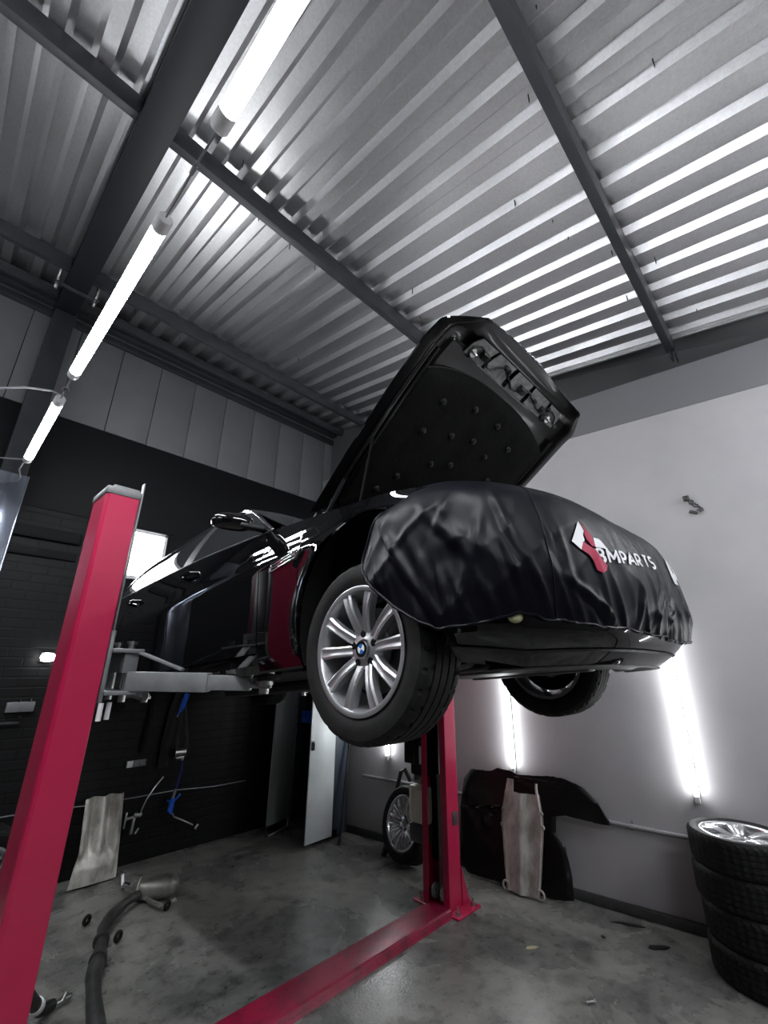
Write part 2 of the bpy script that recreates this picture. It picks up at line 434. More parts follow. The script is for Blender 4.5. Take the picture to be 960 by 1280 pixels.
# right wall
def wpt(y, d=0, z=0):      # point on right wall at y, d metres into the room
    p = Vector((wx(y), y, z)) + wnor*d; return p
def wallslab(mb, y0, y1, z0, z1, d0, d1, bev=0):
    a = wpt(y0); bq = wpt(y1)
    L_ = (bq - a).length
    M = Matrix(((wdir.x, wnor.x, 0, a.x), (wdir.y, wnor.y, 0, a.y), (0, 0, 1, 0), (0, 0, 0, 1)))
    mb.box((0, min(d0, d1), z0), (L_, max(d0, d1), z1), bev, M); return mb
struct('wall_right', wallslab(MB(), YB, 5.45, 0, 4.39, -.2, 0), M_wallR)
struct('wall_right_band', wallslab(MB(), YB, 5.45, 4.38, 4.85, -.2, .008), M_band)
struct('wall_right_top', wallslab(MB(), YB, 5.45, 4.84, 6.3, -.3, -.16), M_recess)
struct('baseboard_right', wallslab(MB(), YB, 5.4, 0, .075, 0, .03, .006), M_curb)
m = MB(); m.box((4.6, YB, roof_z(YB)+.0), (5.9, YL+.1, roof_z(YB)+.02))
m.xf(Matrix.Translation((0, 0, 0)))
m = MB(); m.grid(lambda x, y: (x, y, roof_z(y, .05)), (4.62, 6.0), (YB, YL)); 
struct('trim_13', m, M_recess).modifiers.new('sheet', 'SOLIDIFY').thickness = .02
# walls behind and beside the camera, for the reflections
struct('wall_back', MB().box((XW-.2, YB-.2, 0), (6.2, YB, roof_z(YB))), M_sand)
struct('wall_side', MB().box((XW-.2, YB, 0), (XW, YL, roof_z(YL))), M_blackwall)
# lit window in the far wall
w = MB()
for lo, hi in (((1.08, YL-.05, 2.80), (1.85, YL, 2.84)), ((1.08, YL-.05, 3.34), (1.85, YL, 3.38)), ((1.08, YL-.05, 2.8), (1.115, YL, 3.38)), ((1.815, YL-.05, 2.8), (1.85, YL, 3.38))): w.box(lo, hi, .004)
win = struct('window_1', w, M_white)
obj('pane', MB().box((1.115, YL-.03, 2.84), (1.815, YL-.016, 3.34), .002), M_pane, win)
# pale roller door frame on the side wall
dm = MB()
for lo, hi in (((XW, .2, 0), (XW+.06, .42, 3.2)), ((XW, 2.4, 0), (XW+.06, 2.62, 3.2)), ((XW, .2, 3.0), (XW+.06, 2.62, 3.25))): dm.box(lo, hi, .01)
d1 = struct('door_1', dm, M_cabgrey)

# ------------------------------------------------------------------ LED tubes
def led_tube(name, label, p0, p1, r, mat, group, rods=False):
    p0 = Vector(p0); p1 = Vector(p1); d = (p1-p0).normalized()
    root = thing(name, label, 'lamp', p0, group=group)
    q0 = Vector((0, 0, 0)); q1 = p1-p0
    obj('diffuser', MB().tube([q0+d*.07, q1-d*.07], r*.92, 20), mat, root)
    u_ = Vector((0, 0, 1)); u_ = (u_ - d*u_.dot(d)).normalized(); w_ = d.cross(u_)
    hs = MB(); hs.grid(lambda t, a: q0+d*.06 + (q1-q0-d*.12)*t + (u_*cos(a) + w_*sin(a))*r*1.02, [i/8 for i in range(9)], [-.8+1.6*i/14 for i in range(15)])
    if not rods: obj('housing', hs, M_white, root, 50, solid=.003)
    for a, bq in ((q0, q0+d*.075), (q1-d*.075, q1)):
        e = MB(); e.tube([a, a+(bq-a)*.1, bq-(bq-a)*.1, bq], [r*.86, r, r, r*.97], 20)
        obj('end_cap', e, M_white, root)
    if rods:
        for q in (q0+d*.12, q1-d*.12):
            zt_ = roof_z(p0.y+q.y) - p0.z
            obj('drop_rod', MB().cyl(q+Vector((0, 0, r*.8)), Vector((q.x, q.y, zt_)), .006, n=8), M_wire, root)
    return root
g = 'long LED tubes strung under the beam'
lt = [led_tube('led_tube_lamp', 'glowing LED tube at top edge, nearest of the three hanging ceiling tubes', (.3, 1.14, 3.7), (.3, -.40, 3.7), .034, M_led, g),
      led_tube('led_tube_lamp', 'glowing LED tube hung between its two neighbours, middle one of the ceiling row', (.3, 1.62, 3.7), (.3, 3.20, 3.7), .034, M_led, g),
      led_tube('led_tube_lamp', 'short glowing LED tube above the red lift post, farthest of the ceiling row', (.3, 3.52, 3.67), (.3, 4.64, 3.56), .034, M_led, g)]
for ye in (-2.5,): led_tube('led_tube_lamp', 'LED tube of the ceiling row, hung behind the camera', (.3, ye, 3.7), (.3, ye+1.5, 3.7), .034, M_led, g)
g2 = 'LED tubes hung over the front of the bay'
for xx, yy in ((2.9, -2.9), (4.2, -2.9)): led_tube('led_tube_lamp', 'LED tube hung over the front of the bay' + (', nearer the grey wall' if xx > 4 else ''), (xx, yy, 3.9), (xx, yy+1.5, 3.9), .034, M_led, g2, True)
for yy in (.6, 3.0): led_tube('led_tube_lamp', 'LED tube hung over the bay left of the main beam' + (', nearer the dark far wall' if yy > 2 else ''), (-1.9, yy, 4.0), (-1.9, yy+1.5, 4.0), .034, M_led2, 'LED tubes left of the main beam', True)
# hooks, chain and suspension wires of the row
m = MB(); m.tube([(.3, 1.145, 3.7), (.3, 1.3, 3.71), (.3, 1.45, 3.70), (.3, 1.615, 3.7)], .004, 8); m.cyl((.3, 1.33, 3.71), (.3, 1.37, 3.71), .009)
tag(obj('suspension_wire', m, M_wire), 'thin steel wire joining the two nearest ceiling tubes', 'wire')
m = MB(); m.tube([(.3, -.40, 3.7), (.3, -1.0, 3.7)], .004, 8); tag(obj('suspension_wire', m, M_wire), 'thin steel wire behind the nearest ceiling tube', 'wire')
m = MB(); m.tube([(.3, -2.5, 3.7), (.3, YB, 3.75)], .004, 8); tag(obj('suspension_wire', m, M_wire), 'thin steel wire end fixed to the back wall', 'wire')
m = MB(); m.tube([(.3, 3.205, 3.70), (.3, 3.26, 3.72), (.3, 3.30, 3.68)], .006, 8)
for k in range(3):
    c = Vector((.3, 3.32+.06*k, 3.69-.01*k)); pts = [c + Vector(((.018*cos(t) if k % 2 else 0), .034*sin(t), (0 if k % 2 else .018*cos(t)))) for t in [2*pi*i/14 for i in range(14)]]
    m.tube(pts, .005, 6, closed=True)
m.tube([(.3, 3.46, 3.67), (.3, 3.515, 3.67)], .005, 8)
tag(obj('hook_chain', m, M_wire), 'small hook and chain linking the middle and short ceiling tubes', 'chain')
m = MB(); m.tube([(.3, 3.53, 3.70), (.24, 3.55, 3.72), (.1, 3.6, 3.70), (-.15, 3.7, 3.60), (-.5, 3.85, 3.55), (-1.2, 4.0, 3.6)], .007, 8)
tag(obj('power_cable', m, M_wire), 'pale cable running off left from the short ceiling tube', 'cable')
m = MB(); m.tube([(.3, 4.645, 3.56), (.28, 4.70, 3.54), (.275, 4.76, 3.50), (.30, 4.80, 3.45), (.29, 4.86, 3.42), (.2, 5.0, 3.42), (.15, 5.25, 3.52)], .006, 8)
m.tube([(.3, 4.66, 3.57), (.1, 4.9, 3.6), (-.6, 5.2, 3.62)], .008, 8)
tag(obj('wall_cable', m, M_wire), 'bent wire below the short ceiling tube at the column', 'cable')
# beam clamp with two threaded rods at the column head
root = thing('beam_clamp', 'steel clamp bar with threaded rods across the beam end above the column', 'clamp', (0, 0, 0))
z0 = roof_z(4.75, -.245)
obj('clamp_bar', MB().bar((.08, 4.72, z0), (.47, 4.72, z0), .05, .012, .002), M_steel, root)
for xx in (.105, .44):
    m = MB(); n = 40
    m.tube([(xx, 4.72, z0-.08 + i*.31/n) for i in range(n+1)], [.016 if i % 2 else .011 for i in range(n+1)], 10)
    m.cyl((xx, 4.72, z0-.035), (xx, 4.72, z0-.015), .018, n=6)
    obj('threaded_rod', m, M_bolt, root)
# wall tubes
g3w = 'upright LED tubes on the grey wall'
def wall_tube(y, z0, z1, label):
    p = wpt(y, .045)
    root = thing('wall_tube_lamp', label, 'lamp', (p.x, p.y, z0), group=g3w)
    obj('diffuser', MB().tube([(0, 0, .05), (0, 0, z1-z0-.05)], .019, 18), M_ledwall, root)
    for a, bq in ((0, .055), (z1-z0-.055, z1-z0)):
        obj('end_cap', MB().box((-.018, -.02, a), (.018, .02, bq), .006), M_white, root)
    rot = math.atan2(wdir.y, wdir.x)
    M = Matrix.Rotation(rot, 4, 'Z')
    obj('back_plate', MB().box((-.02, -.044, .02), (.02, -.022, z1-z0-.02), .004, M), M_white, root)
wall_tube(.99, .885, 2.3, 'upright LED tube glowing on the grey wall above the tyre stack')
wall_tube(2.50, .90, 2.3, 'upright LED tube glowing on the grey wall above the aluminium shield')
wall_tube(4.05, .84, 2.2, 'upright LED tube glowing on the wall by the cabinet, below the front wheel')
wall_tube(-.55, .885, 2.3, 'upright LED tube on the grey wall outside the right edge')
wall_tube(-2.1, .885, 2.3, 'upright LED tube on the grey wall near the back')

# ------------------------------------------------------------------ small things on the right wall
m = MB()
pts = [wpt(y, .028, .63 + (.006 if i % 2 else 0)) for i, y in enumerate([4.42, 3.6, 2.8, 2.0, 1.3, .6, -.2, -1.2])]
m.tube(pts, .018, 14)
pi_ = obj('wall_conduit', m, M_pipe); tag(pi_, 'grey conduit pipe running low along the grey wall', 'pipe')
for y in (3.3, 1.5, .2):
    c = MB(); c.tube([wpt(y-.012, .028, .63), wpt(y+.012, .028, .63)], .023, 14); c.bar(wpt(y, .001, .63), wpt(y, .001, .67), .02, .006)
    obj('pipe_clip', c, M_pipe, pi_)
m = MB(); p0 = wpt(.60, .03, 3.42)
rw = random.Random(3)
for k in range(5):
    q = p0.copy(); path = [q.copy()]
    for i in range(9):
        q = p0 + wdir*(-.012*i + rw.uniform(-.025, .025)) + wnor*rw.uniform(.0, .05) + Vector((0, 0, -.019*i + rw.uniform(-.012, .012)))
        path.append(q)
    m.tube(path, .005, 6)
m.bar(p0+wnor*-.03, p0+wnor*.03, .05, .04, .006); m.cyl(p0+Vector((0, 0, -.13)), p0+Vector((0, 0, -.16))+wdir*-.06, .014)
tag(obj('wire_bundle', m, M_disc), 'small bundle of twisted wire ends hanging on the grey wall', 'wires')

# ------------------------------------------------------------------ wheel builder (axis = X, outer face towards -X)
def tyre_prof(R, W, r0):
    h = W/2
    pr = [(-h*.80, r0-.006), (-h*.86, r0+.006), (-h*.95, r0+(R-r0)*.25), (-h*1.0, r0+(R-r0)*.5), (-h*.97, r0+(R-r0)*.78), (-h*.90, R-.014), (-h*.84, R-.006)]
    tread = []
    xs = [-.80, -.62]; g = [-.58, -.34]
    def groove(c):
        return [(h*(c-.035), R+.0), (h*(c-.028), R-.008), (h*(c+.028), R-.008), (h*(c+.035), R+.0)]
    tread += [(-h*.74, R-.001)]
    for c in (-.5, -.17, .17, .5): tread += groove(c)
    tread += [(h*.74, R-.001)]
    pr2 = [(a*-1, b) for a, b in pr[::-1]]
    return pr + tread + pr2
def make_tyre(parent, R=.34, W=.235, r0=.234, n=180, zig=False, M=None):
    pr = tyre_prof(R, W, r0); P = len(pr)
    tr0, tr1 = 5, P-6
    def rad(j, k, r):
        if tr0 <= j <= tr1 and r > R-.0075:
            ph = (j - tr0) * (1.0 if zig else .35)
            q = (k + int(ph)) % (4 if zig else 6)
            edge = j < tr0+4 or j > tr1-4
            if q == 0 and (edge or zig): return r-.010
        return r
    return obj('tyre', MB().lathe(pr, n, M, rad=rad), M_tyre, parent, 30)
def spoke_set(mb, angs, r1, r2, w1, w2, x1, x2, dep, M=None, mid=None):
    for a in angs:
        ss = []
        for i in range(7):
            t = i/6; r = r1+(r2-r1)*t; w = w1+(w2-w1)*t - .006*sin(pi*t); xo = x1+(x2-x1)*t - .012*sin(pi*t)
            d = dep*(1-.25*t)
            sec = [(-w/2, d), (-w/2, .006), (-w*.32, 0), (-w*.08, .004), (w*.08, .004), (w*.32, 0), (w/2, .006), (w/2, d)]
            ss.append([(xo+q, r, s) for s, q in sec])
        n = 8; vs = []
        for sec in ss:
            for X, r, s in sec:
                vs.append(Vector((X, r*cos(a) - s*sin(a), r*sin(a) + s*cos(a))))
        fs = []
        for i in range(6):
            for k in range(n):
                fs.append((i*n+k, i*n+(k+1) % n, (i+1)*n+(k+1) % n, (i+1)*n+k))
        fs += [list(range(n)), [6*n+k for k in range(n)][::-1]]
        if M is not None: vs = [M @ p for p in vs]
        mb.add(vs, fs)
def rim_mesh(r0=.234, W=.235, pairs=5, off=.24, M=None, wide=.056, start=0.):
    h = W/2; mb = MB()
    mb.lathe([(-h*.86, r0-.004), (-h*.9, r0+.008), (-h*.95, r0+.009), (-h*.97, r0+.002), (-h*.93, r0-.010), (-h*.80, r0-.018), (-h*.55, r0-.022), (h*.3, r0-.035), (h*.85, r0-.012), (h*.9, r0+.006), (h*.86, r0-.004), (h*.3, r0-.028), (-h*.5, r0-.016)], 72, M, closed=True)
    angs = []
    for k in range(pairs):
        c = 2*pi*k/pairs + start
        angs += [c-off, c+off]
    spoke_set(mb, angs, .064, r0-.012, .040, wide, -h*.66, -h*.90, .045, M)
    # hub with lug bores
    mb.lathe([(-h*.60, 0), (-h*.60, .032), (-h*.66, .036), (-h*.66, .042), (-h*.64, .046), (-h*.63, .076), (-h*.52, .084), (-h*.30, .09), (-h*.1, .09), (-h*.1, 0)], 40, M)
    return mb
def lug_mesh(W, start, M=None):
    h = W/2; mb = MB()
    for k in range(5):
        a = 2*pi*k/5 + start
        y, z = .058*cos(a), .058*sin(a)
        mb.cyl((-h*.655, y, z), (-h*.50, y, z), .0145, n=14)
    return mb if M is None else mb.xf(M)
def badge(parent, x, r, M=None):
    # roundel: silver edge, black ring, quartered blue and white field
    def put(name, mb, mt):
        if M is not None: mb.xf(M)
        return obj(name, mb, mt, parent)
    mb = MB(); mb.cyl((x-.004, 0, 0), (x+.006, 0, 0), r, n=36)
    def disc(mb, xx, r0, r1, a0, a1, mi, n=12):
        vs = []; fs = []
        for i in range(n+1):
            a = a0+(a1-a0)*i/n
            vs += [(xx, r0*cos(a), r0*sin(a)), (xx, r1*cos(a), r1*sin(a))]
        for i in range(n): fs.append((2*i, 2*i+1, 2*i+3, 2*i+2))
        mb.add(vs, fs, mi)
    disc(mb, x-.0046, r*.62, r*.92, 0, 2*pi, 1, 40)
    for q in range(4): disc(mb, x-.0048, 0.0001, r*.60, q*pi/2+.25, (q+1)*pi/2+.25, 2 if q % 2 else 3)
    if M is not None: mb.xf(M)
    return obj('centre_cap', mb, [M_chrome, M_black, M_bmww, M_bmwb], parent, weld=False)

# ------------------------------------------------------------------ the car
PITCH = radians(5)
car = thing('car', 'black saloon car raised on the red lift with its hood open', 'car', (2.1, 1.25, 1.65), (-PITCH, 0, 0))
CM = Matrix.Translation((2.1, 1.25, 1.65)) @ Matrix.Rotation(-PITCH, 4, 'X'); CI = CM.inverted()
# plan curve of the nose
PL = []
for i in range(401):
    a = -pi/2 + pi*i/400
    sx = math.copysign(abs(sin(a))**.74*.93, sin(a)); sy = -.10 - .75*max(0, cos(a))**.74
    PL.append((sx, sy))
PL = [(-.93, 1.2)] + PL + [(.93, 1.2)]
PL2 = [PL[0]]
for p in PL[1:]:
    if math.hypot(p[0]-PL2[-1][0], p[1]-PL2[-1][1]) > 1e-6: PL2.append(p)
PL = PL2
SS = [0.]
for i in range(1, len(PL)): SS.append(SS[-1] + math.hypot(PL[i][0]-PL[i-1][0], PL[i][1]-PL[i-1][1]))
NR = []
for i in range(len(PL)):
    a = PL[max(0, i-1)]; b_ = PL[min(len(PL)-1, i+1)]
    e = Vector((b_[1]-a[1], -(b_[0]-a[0]))); e.normalize(); NR.append(e)
import bisect
def plan(s):
    i = min(max(bisect.bisect_right(SS, s)-1, 0), len(SS)-2)
    t = (s-SS[i])/(SS[i+1]-SS[i])
    p = Vector(PL[i]).lerp(Vector(PL[i+1]), t); n = NR[i].lerp(NR[i+1], t).normalized()
    return p, n
STOT = SS[-1]
def Wp(ly):
    if ly < -.1:
        c = min(1, ((-.10-ly)/.75))**(1/.74); a = math.acos(min(1, c)); return .93*max(0, sin(a))**.74
    if ly > 3.2: return .93 - .13*((ly-3.2)/.85)**2
    return .93
def soff(lz): return smooth(lz, [.18, .25, .33, .45, .60, .72, .79, .83, .90, 1.0, 1.12], [-.08, -.045, -.018, -.006, -.002, 0, 0, -.012, -.026, -.05, -.085])
def sx(ly, lz): return Wp(ly) + soff(lz)
def topz(ly): return smooth(ly, [-.85, -.6, -.2, .1, .4, .74, 1.2, 1.6, 2.2, 3.2, 4.05], [.70, .80, .89, .93, .965, .995, 1.03, 1.055, 1.07, 1.08, 1.06])
AR, AZ, AYF, AYR = .41, .435, -.03, 3.30
def botz(ly, base):
    for c in (AYF, AYR):
        d = ly-c
        if abs(d) < AR: return max(base, AZ + sqrt(AR*AR-d*d))
    return base
def cols(a, b_, n):
    xs = [a+(b_-a)*i/n for i in range(n+1)]
    for c in (AYF, AYR):
        for sgn in (-1, 1):
            for k in range(0, 15):
                q = c + sgn*AR*(1-(k/14)**2*.35)
                if a < q < b_: xs.append(q)
    xs = sorted(set(round(q, 5) for q in xs)); return xs
def side_panel(name, a, b_, base, fold=False, sgn=-1, mat=None, n=26, top=topz):
    mb = MB(); us = cols(a, b_, n); nz = 26
    rows = [('s', j/nz) for j in range(nz+1)]
    if fold: rows += [('f', k/8) for k in range(1, 9)]
    def fn(ly, rw):
        kind, t = rw
        lo = botz(ly, base); hi = top(ly)
        if kind == 's':
            lz = lo + (hi-lo)*t
            # flared lip around the arch
            fl = 0
            for c in (AYF, AYR):
                d = sqrt((ly-c)**2 + (lz-AZ)**2) - AR
                if d < .09 and lz > .3: fl = .010*(1-max(0, d)/.09)**2
            return (sgn*(sx(ly, lz)+fl), ly, lz)
        x0 = sx(ly, hi); x1 = min(x0-.02, .68)
        q = t
        return (sgn*(x0+(x1-x0)*q), ly, hi + .028*sin(q*pi*.5))
    mb.grid(fn, us, rows)
    # returned inner edge gives the sheet depth
    return obj(name, mb, mat or M_paint, car, 40, solid=.006)
for sg in (-1, 1):
    side_panel('front_fender', -.60, .720, .27, True, sg, n=40)
    side_panel('front_door', .728, 1.862, .355, False, sg, n=30)
    side_panel('rear_door', 1.870, 2.90, .355, False, sg, n=30)
    side_panel('rear_quarter', 2.908, 4.05, .27, False, sg, n=30)
    sm = MB()
    sm.grid(lambda ly, t: (sg*(.90-.0*t + (-.10 if t > .8 else (.0 if t < .5 else -.03))), ly, [.352, .30, .262, .255][int(round(t*3))]), [.40+i*.1 for i in range(24)], [0, 1/3, 2/3, 1])
    sl = obj('sill', sm, M_paint, car, 30, solid=.008)
    # wheel-arch liners
    for c, nm in ((AYF, 'f'), (AYR, 'r')):
        lm_ = MB(); angs = [-.42 + (pi+.84)*i/36 for i in range(37)]
        lm_.grid(lambda a, x_: (sg*x_, c + (AR+.006)*cos(a), AZ + (AR+.006)*sin(a)), angs, [.905, .82, .7, .5])
        lm_.grid(lambda a, q: (sg*.5, c + (AR+.006)*cos(a)*q, AZ + (AR+.006)*sin(a)*q), angs, [1, .5, .12])
        obj('arch_liner', lm_, M_liner, car, 40, solid=.004)
# underfloor, engine bay and bumper
bmp = MB(); us = [1.60 + (STOT-3.2)*i/150 for i in range(151)]
bl = [.185, .20, .225, .26, .30, .36, .42, .5, .58, .66, .72]
def bo(lz): return smooth(lz, [.185, .2, .225, .26, .30, .34, .45, .6, .72], [-.125, -.10, -.062, -.020, .0, .006, .004, -.004, -.05])
def bz(s, lz):  # lip lifts a little towards the wheels
    e = abs(s-STOT/2)/(STOT/2-1.6); return lz + (.035*max(0, e-.75)/.25 if lz < .3 else 0)
bmp.grid(lambda s, lz: (*(plan(s)[0] + plan(s)[1]*bo(lz)), bz(s, lz)), us, bl)
obj('front_bumper', bmp, M_paint, car, 40, solid=.006)
lip = MB(); lip.grid(lambda s, q: (*(plan(s)[0] + plan(s)[1]*(-.046 - .02*abs(q))), bz(s, .232) + q*.008), us, [-1, 0, 1])
obj('bumper_lip', lip, M_trimblack, car, 40, solid=.004)
for sg in (-1, 1):
    s0 = 1.835 if sg < 0 else STOT-1.835
    p, nrm = plan(s0); fm = MB(); fm.sphere((p.x-nrm.x*.004, p.y-nrm.y*.004, .335), .026, 16, (1, 1, .8))
    obj('fog_lamp', fm, M_yellow, car)
tr = MB()
def trayf(s, q):
    p, n = plan(s); c = Vector((p.x*.55, -.42)); w = p + n*-.12
    w = w.lerp(c, q); return (w.x, w.y, .187 + .03*q + .012*sin(q*9)*(q > .1))
tr.grid(trayf, [1.7 + (STOT-3.4)*i/80 for i in range(81)], [i/10 for i in range(11)])
obj('undertray', tr, M_tray, car, 40, solid=.006)
um = MB()
um.box((-.52, -.46, .2), (.52, .36, .225), .01); um.box((-.40, -.4, .19), (-.30, .3, .23), .01); um.box((.30, -.4, .19), (.40, .3, .23), .01)
obj('engine_shield', um, M_tray, car)
sm = MB()
sm.bar((-.55, -.05, .27), (.55, -.05, .27), .09, .07, .02); sm.bar((-.55, .22, .26), (.55, .22, .26), .07, .06, .02)
sm.bar((-.45, -.3, .25), (-.45, .4, .26), .07, .06, .015); sm.bar((.45, -.3, .25), (.45, .4, .26), .07, .06, .015)
obj('subframe', sm, M_disc, car)
for sg in (-1, 1):
    am = MB(); am.tube([(sg*.45, -.28, .25), (sg*.58, -.2, .22), (sg*.68, -.05, .21)], .02, 10); am.tube([(sg*.45, .22, .26), (sg*.58, .12, .23), (sg*.68, -.02, .21)], .022, 10)
    am.tube([(sg*.3, .12, .31), (sg*.68, .08, .3)], .014, 10); am.sphere((sg*.68, -.03, .22), .04); am.cyl((sg*.6, -.02, .32), (sg*.55, .02, .78), .045, .055)
    obj('control_arm', am, M_disc, car)
fm = MB()
fm.box((-.80, .42, .27), (.80, 2.7, .31), .01); fm.box((-.5, 2.7, .3), (.5, 4.0, .36), .01)
fm.box((-.1, .4, .2), (.1, 2.6, .27), .03)
obj('floor_pan', fm, M_floorpan, car)
em = MB()
em.box((-.50, -.70, .32), (.50, .44, .70), .03); em.box((-.66, .46, .34), (.66, .56, 1.0), .02); em.box((-.68, -.62, .60), (-.5, .46, .84), .02); em.box((.5, -.62, .60), (.68, .46, .84), .02)
em.box((-.3, -.5, .7), (.3, .35, .80), .05); em.box((-.6, -.78, .3), (.6, -.7, .66), .02)
obj('engine_bay', em, M_liner, car)
cw = MB(); cw.grid(lambda x, q: (x, .50+.30*q + .09*(x/.7)**2*(1-q), 1.0+.07*q - .03*(x/.7)**2), [-.70+1.4*i/20 for i in range(21)], [i/4 for i in range(5)])
obj('cowl_panel', cw, M_trimblack, car, 40, solid=.006)
# jacking pucks under the sill
for sg in (-1, 1):
    for ly in (.86, 2.62):
        jm = MB(); jm.box((sg*.76-.04, ly-.05, .235), (sg*.76+.04, ly+.05, .28), .008); obj('jacking_point', jm, M_trimblack, car)
# greenhouse
def belt(ly): return topz(ly) + .004
def railz(ly): return smooth(ly, [.70, .85, 1.05, 1.25, 1.45, 1.8, 2.3, 2.8, 3.1, 3.35, 3.6], [1.0, 1.10, 1.235, 1.35, 1.415, 1.45, 1.462, 1.435, 1.385, 1.27, 1.09])
def railx(ly): return smooth(ly, [.70, 1.05, 1.45, 2.3, 2.9, 3.6], [.86, .765, .665, .635, .65, .80])
GY = [.72 + (3.55-.72)*i/44 for i in range(45)]
def glassf(sg):
    def fn(ly, t):
        b0 = Vector((sx(ly, belt(ly))-.012, belt(ly))); t0 = Vector((railx(ly), max(railz(ly), belt(ly)+.002)))
        p = b0.lerp(t0, t); p.x += .018*sin(pi*t); return (sg*p.x, ly, p.y)
    return fn
for sg in (-1, 1):
    for nm, a, b_ in (('front_side_window', 0, 18), ('rear_side_window', 19, 45)):
        gm = MB(); gm.grid(glassf(sg), GY[a:b_], [i/8 for i in range(9)]); obj(nm, gm, M_glass, car, 40, solid=.004)
    pm = MB(); f = glassf(sg)
    pm.grid(lambda ly, t: Vector(f(ly, t)) + Vector((sg*.003, 0, 0)), [GY[17]-.01, GY[18], GY[19]+.01], [i/8 for i in range(9)])
    obj('b_pillar', pm, M_trimblack, car, 40, solid=.006)
    cmh = MB(); cmh.tube([Vector((sg*(sx(ly, belt(ly))-.004), ly, belt(ly)+.004)) for ly in GY], .008, 8); obj('belt_trim', cmh, M_trimblack, car)
    rmh = MB(); rmh.tube([Vector((sg*(railx(ly)+.008), ly, max(railz(ly), belt(ly))+.002)) for ly in GY], .010, 8); obj('window_trim', rmh, M_chrome, car)
    # pillar + rail body strip between side glass and windscreen/roof
    ap = MB(); ly_s = [.62 + (3.62-.62)*i/50 for i in range(51)]
    ap.grid(lambda ly, t: (sg*(railx(max(ly, .7)) + .014 - .075*t), ly + .05*t*(ly < 1.4), max(railz(ly), belt(ly)-.01) + .022*sin(t*pi*.6)), ly_s, [0, .25, .5, .75, 1])
    obj('roof_rail', ap, M_paint, car, 40, solid=.008)
    mm_ = MB()
    def mf(a, t):
        # rounded wing mirror shell
        w = 1.0 if t < .5 else 1.0
        X = .925 + .195*t; k = sin(min(1, max(.0, t*1.0))*pi*.5)
        e = (1-abs(2*t-1)**3.5)**.5 if 0 < t < 1 else 0.0
        ry, rz = .055*e*(1-.15*t)+.002, .052*e*(1-.1*t)+.002
        return (sg*X, .84+.10*t + ry*cos(a)*1.0, 1.07+.015*t + rz*sin(a))
    mm_.grid(mf, [2*pi*i/24 for i in range(24)], [i/20 for i in range(21)], wrap=True)
    mp = obj('wing_mirror', mm_, M_paint, car, 60)
    st_ = MB(); st_.bar((sg*.87, .78, 1.03), (sg*.99, .85, 1.05), .06, .026, .01); obj('mirror_foot', st_, M_trimblack, mp)
    # side gill ornament on the fender
    gl = MB()
    pts = [(.36, .795), (.60, .765), (.615, .735), (.40, .757)]
    for (a, b_), (c, d) in zip(pts, pts[1:]+pts[:1]):
        gl.bar((sg*(sx(a, b_)+.004), a, b_), (sg*(sx(c, d)+.004), c, d), .010, .010, .003)
    gl.bar((sg*(sx(.42, .775)+.003), .40, .776), (sg*(sx(.58, .755)+.003), .595, .752), .008, .008, .002)
    obj('fender_vent', gl, M_chrome, car)
    for ly in (1.58, 2.62):
        hm = MB(); hz = .955
        hm.tube([(sg*(sx(ly, hz)-.01), ly-.02, hz), (sg*(sx(ly, hz)+.032), ly+.02, hz+.002), (sg*(sx(ly, hz)+.034), ly+.16, hz+.008), (sg*(sx(ly, hz)-.01), ly+.21, hz+.01)], [.012, .014, .014, .012], 10)
        obj('door_handle', hm, M_paint, car)
rf = MB(); rf.grid(lambda ly, t: ((railx(ly)-.045)*(2*t-1), ly, railz(ly) + .022 + .035*(1-(2*t-1)**2)), [1.42+(3.0-1.42)*i/16 for i in range(17)], [i/12 for i in range(13)])
obj('roof', rf, M_paint, car, 40, solid=.01)
ws = MB()
ws.grid(lambda q, t: ((.80 - .17*q)*(2*t-1), (.66+.14*0) + q*(1.42-.66) - .16*(1-(2*t-1)**2)*(1-q*.7), 1.03 + q*(1.445-1.03) + .03*(1-(2*t-1)**2)*q), [i/10 for i in range(11)], [i/14 for i in range(15)])
obj('windscreen', ws, M_glass, car, 40, solid=.005)
rw_ = MB(); rw_.grid(lambda q, t: ((.60+.10*q)*(2*t-1), 3.0+q*.72, 1.43-.33*q + .03*(1-(2*t-1)**2)), [i/8 for i in range(9)], [i/10 for i in range(11)])
obj('rear_window', rw_, M_glass, car, 40, solid=.005)
bl_ = MB(); bl_.grid(lambda q, t: ((sx(3.7+.35*q, 1.05)-.02)*(2*t-1), 3.70+.35*q, 1.085 - .03*q + .02*(1-(2*t-1)**2)), [i/6 for i in range(7)], [i/12 for i in range(13)])
obj('boot_lid', bl_, M_paint, car, 40, solid=.008)
rb = MB(); rb.grid(lambda lz, t: (sx(4.05, lz)*(2*t-1), 4.05 + .06*(1-(2*t-1)**4), lz), [.30+.76*i/10 for i in range(11)], [i/20 for i in range(21)])
obj('rear_bumper', rb, M_paint, car, 40, solid=.008)
# cabin: seats and dash so the glass shows something
im = MB(); im.box((-.7, .75, .8), (.7, 1.05, 1.0), .05); obj('dashboard', im, M_cloth, car)
for sg in (-1, 1):
    im = MB(); im.box((sg*.38-.25, 1.35, .55), (sg*.38+.25, 1.85, .72), .06); im.box((sg*.38-.25, 1.8, .65), (sg*.38+.25, 1.95, 1.2), .06); im.box((sg*.38-.13, 1.88, 1.18), (sg*.38+.13, 1.96, 1.38), .04); obj('front_seat', im, M_cloth, car)
im = MB(); im.box((-.65, 2.75, .6), (.65, 2.9, 1.2), .06); obj('rear_seat', im, M_cloth, car)

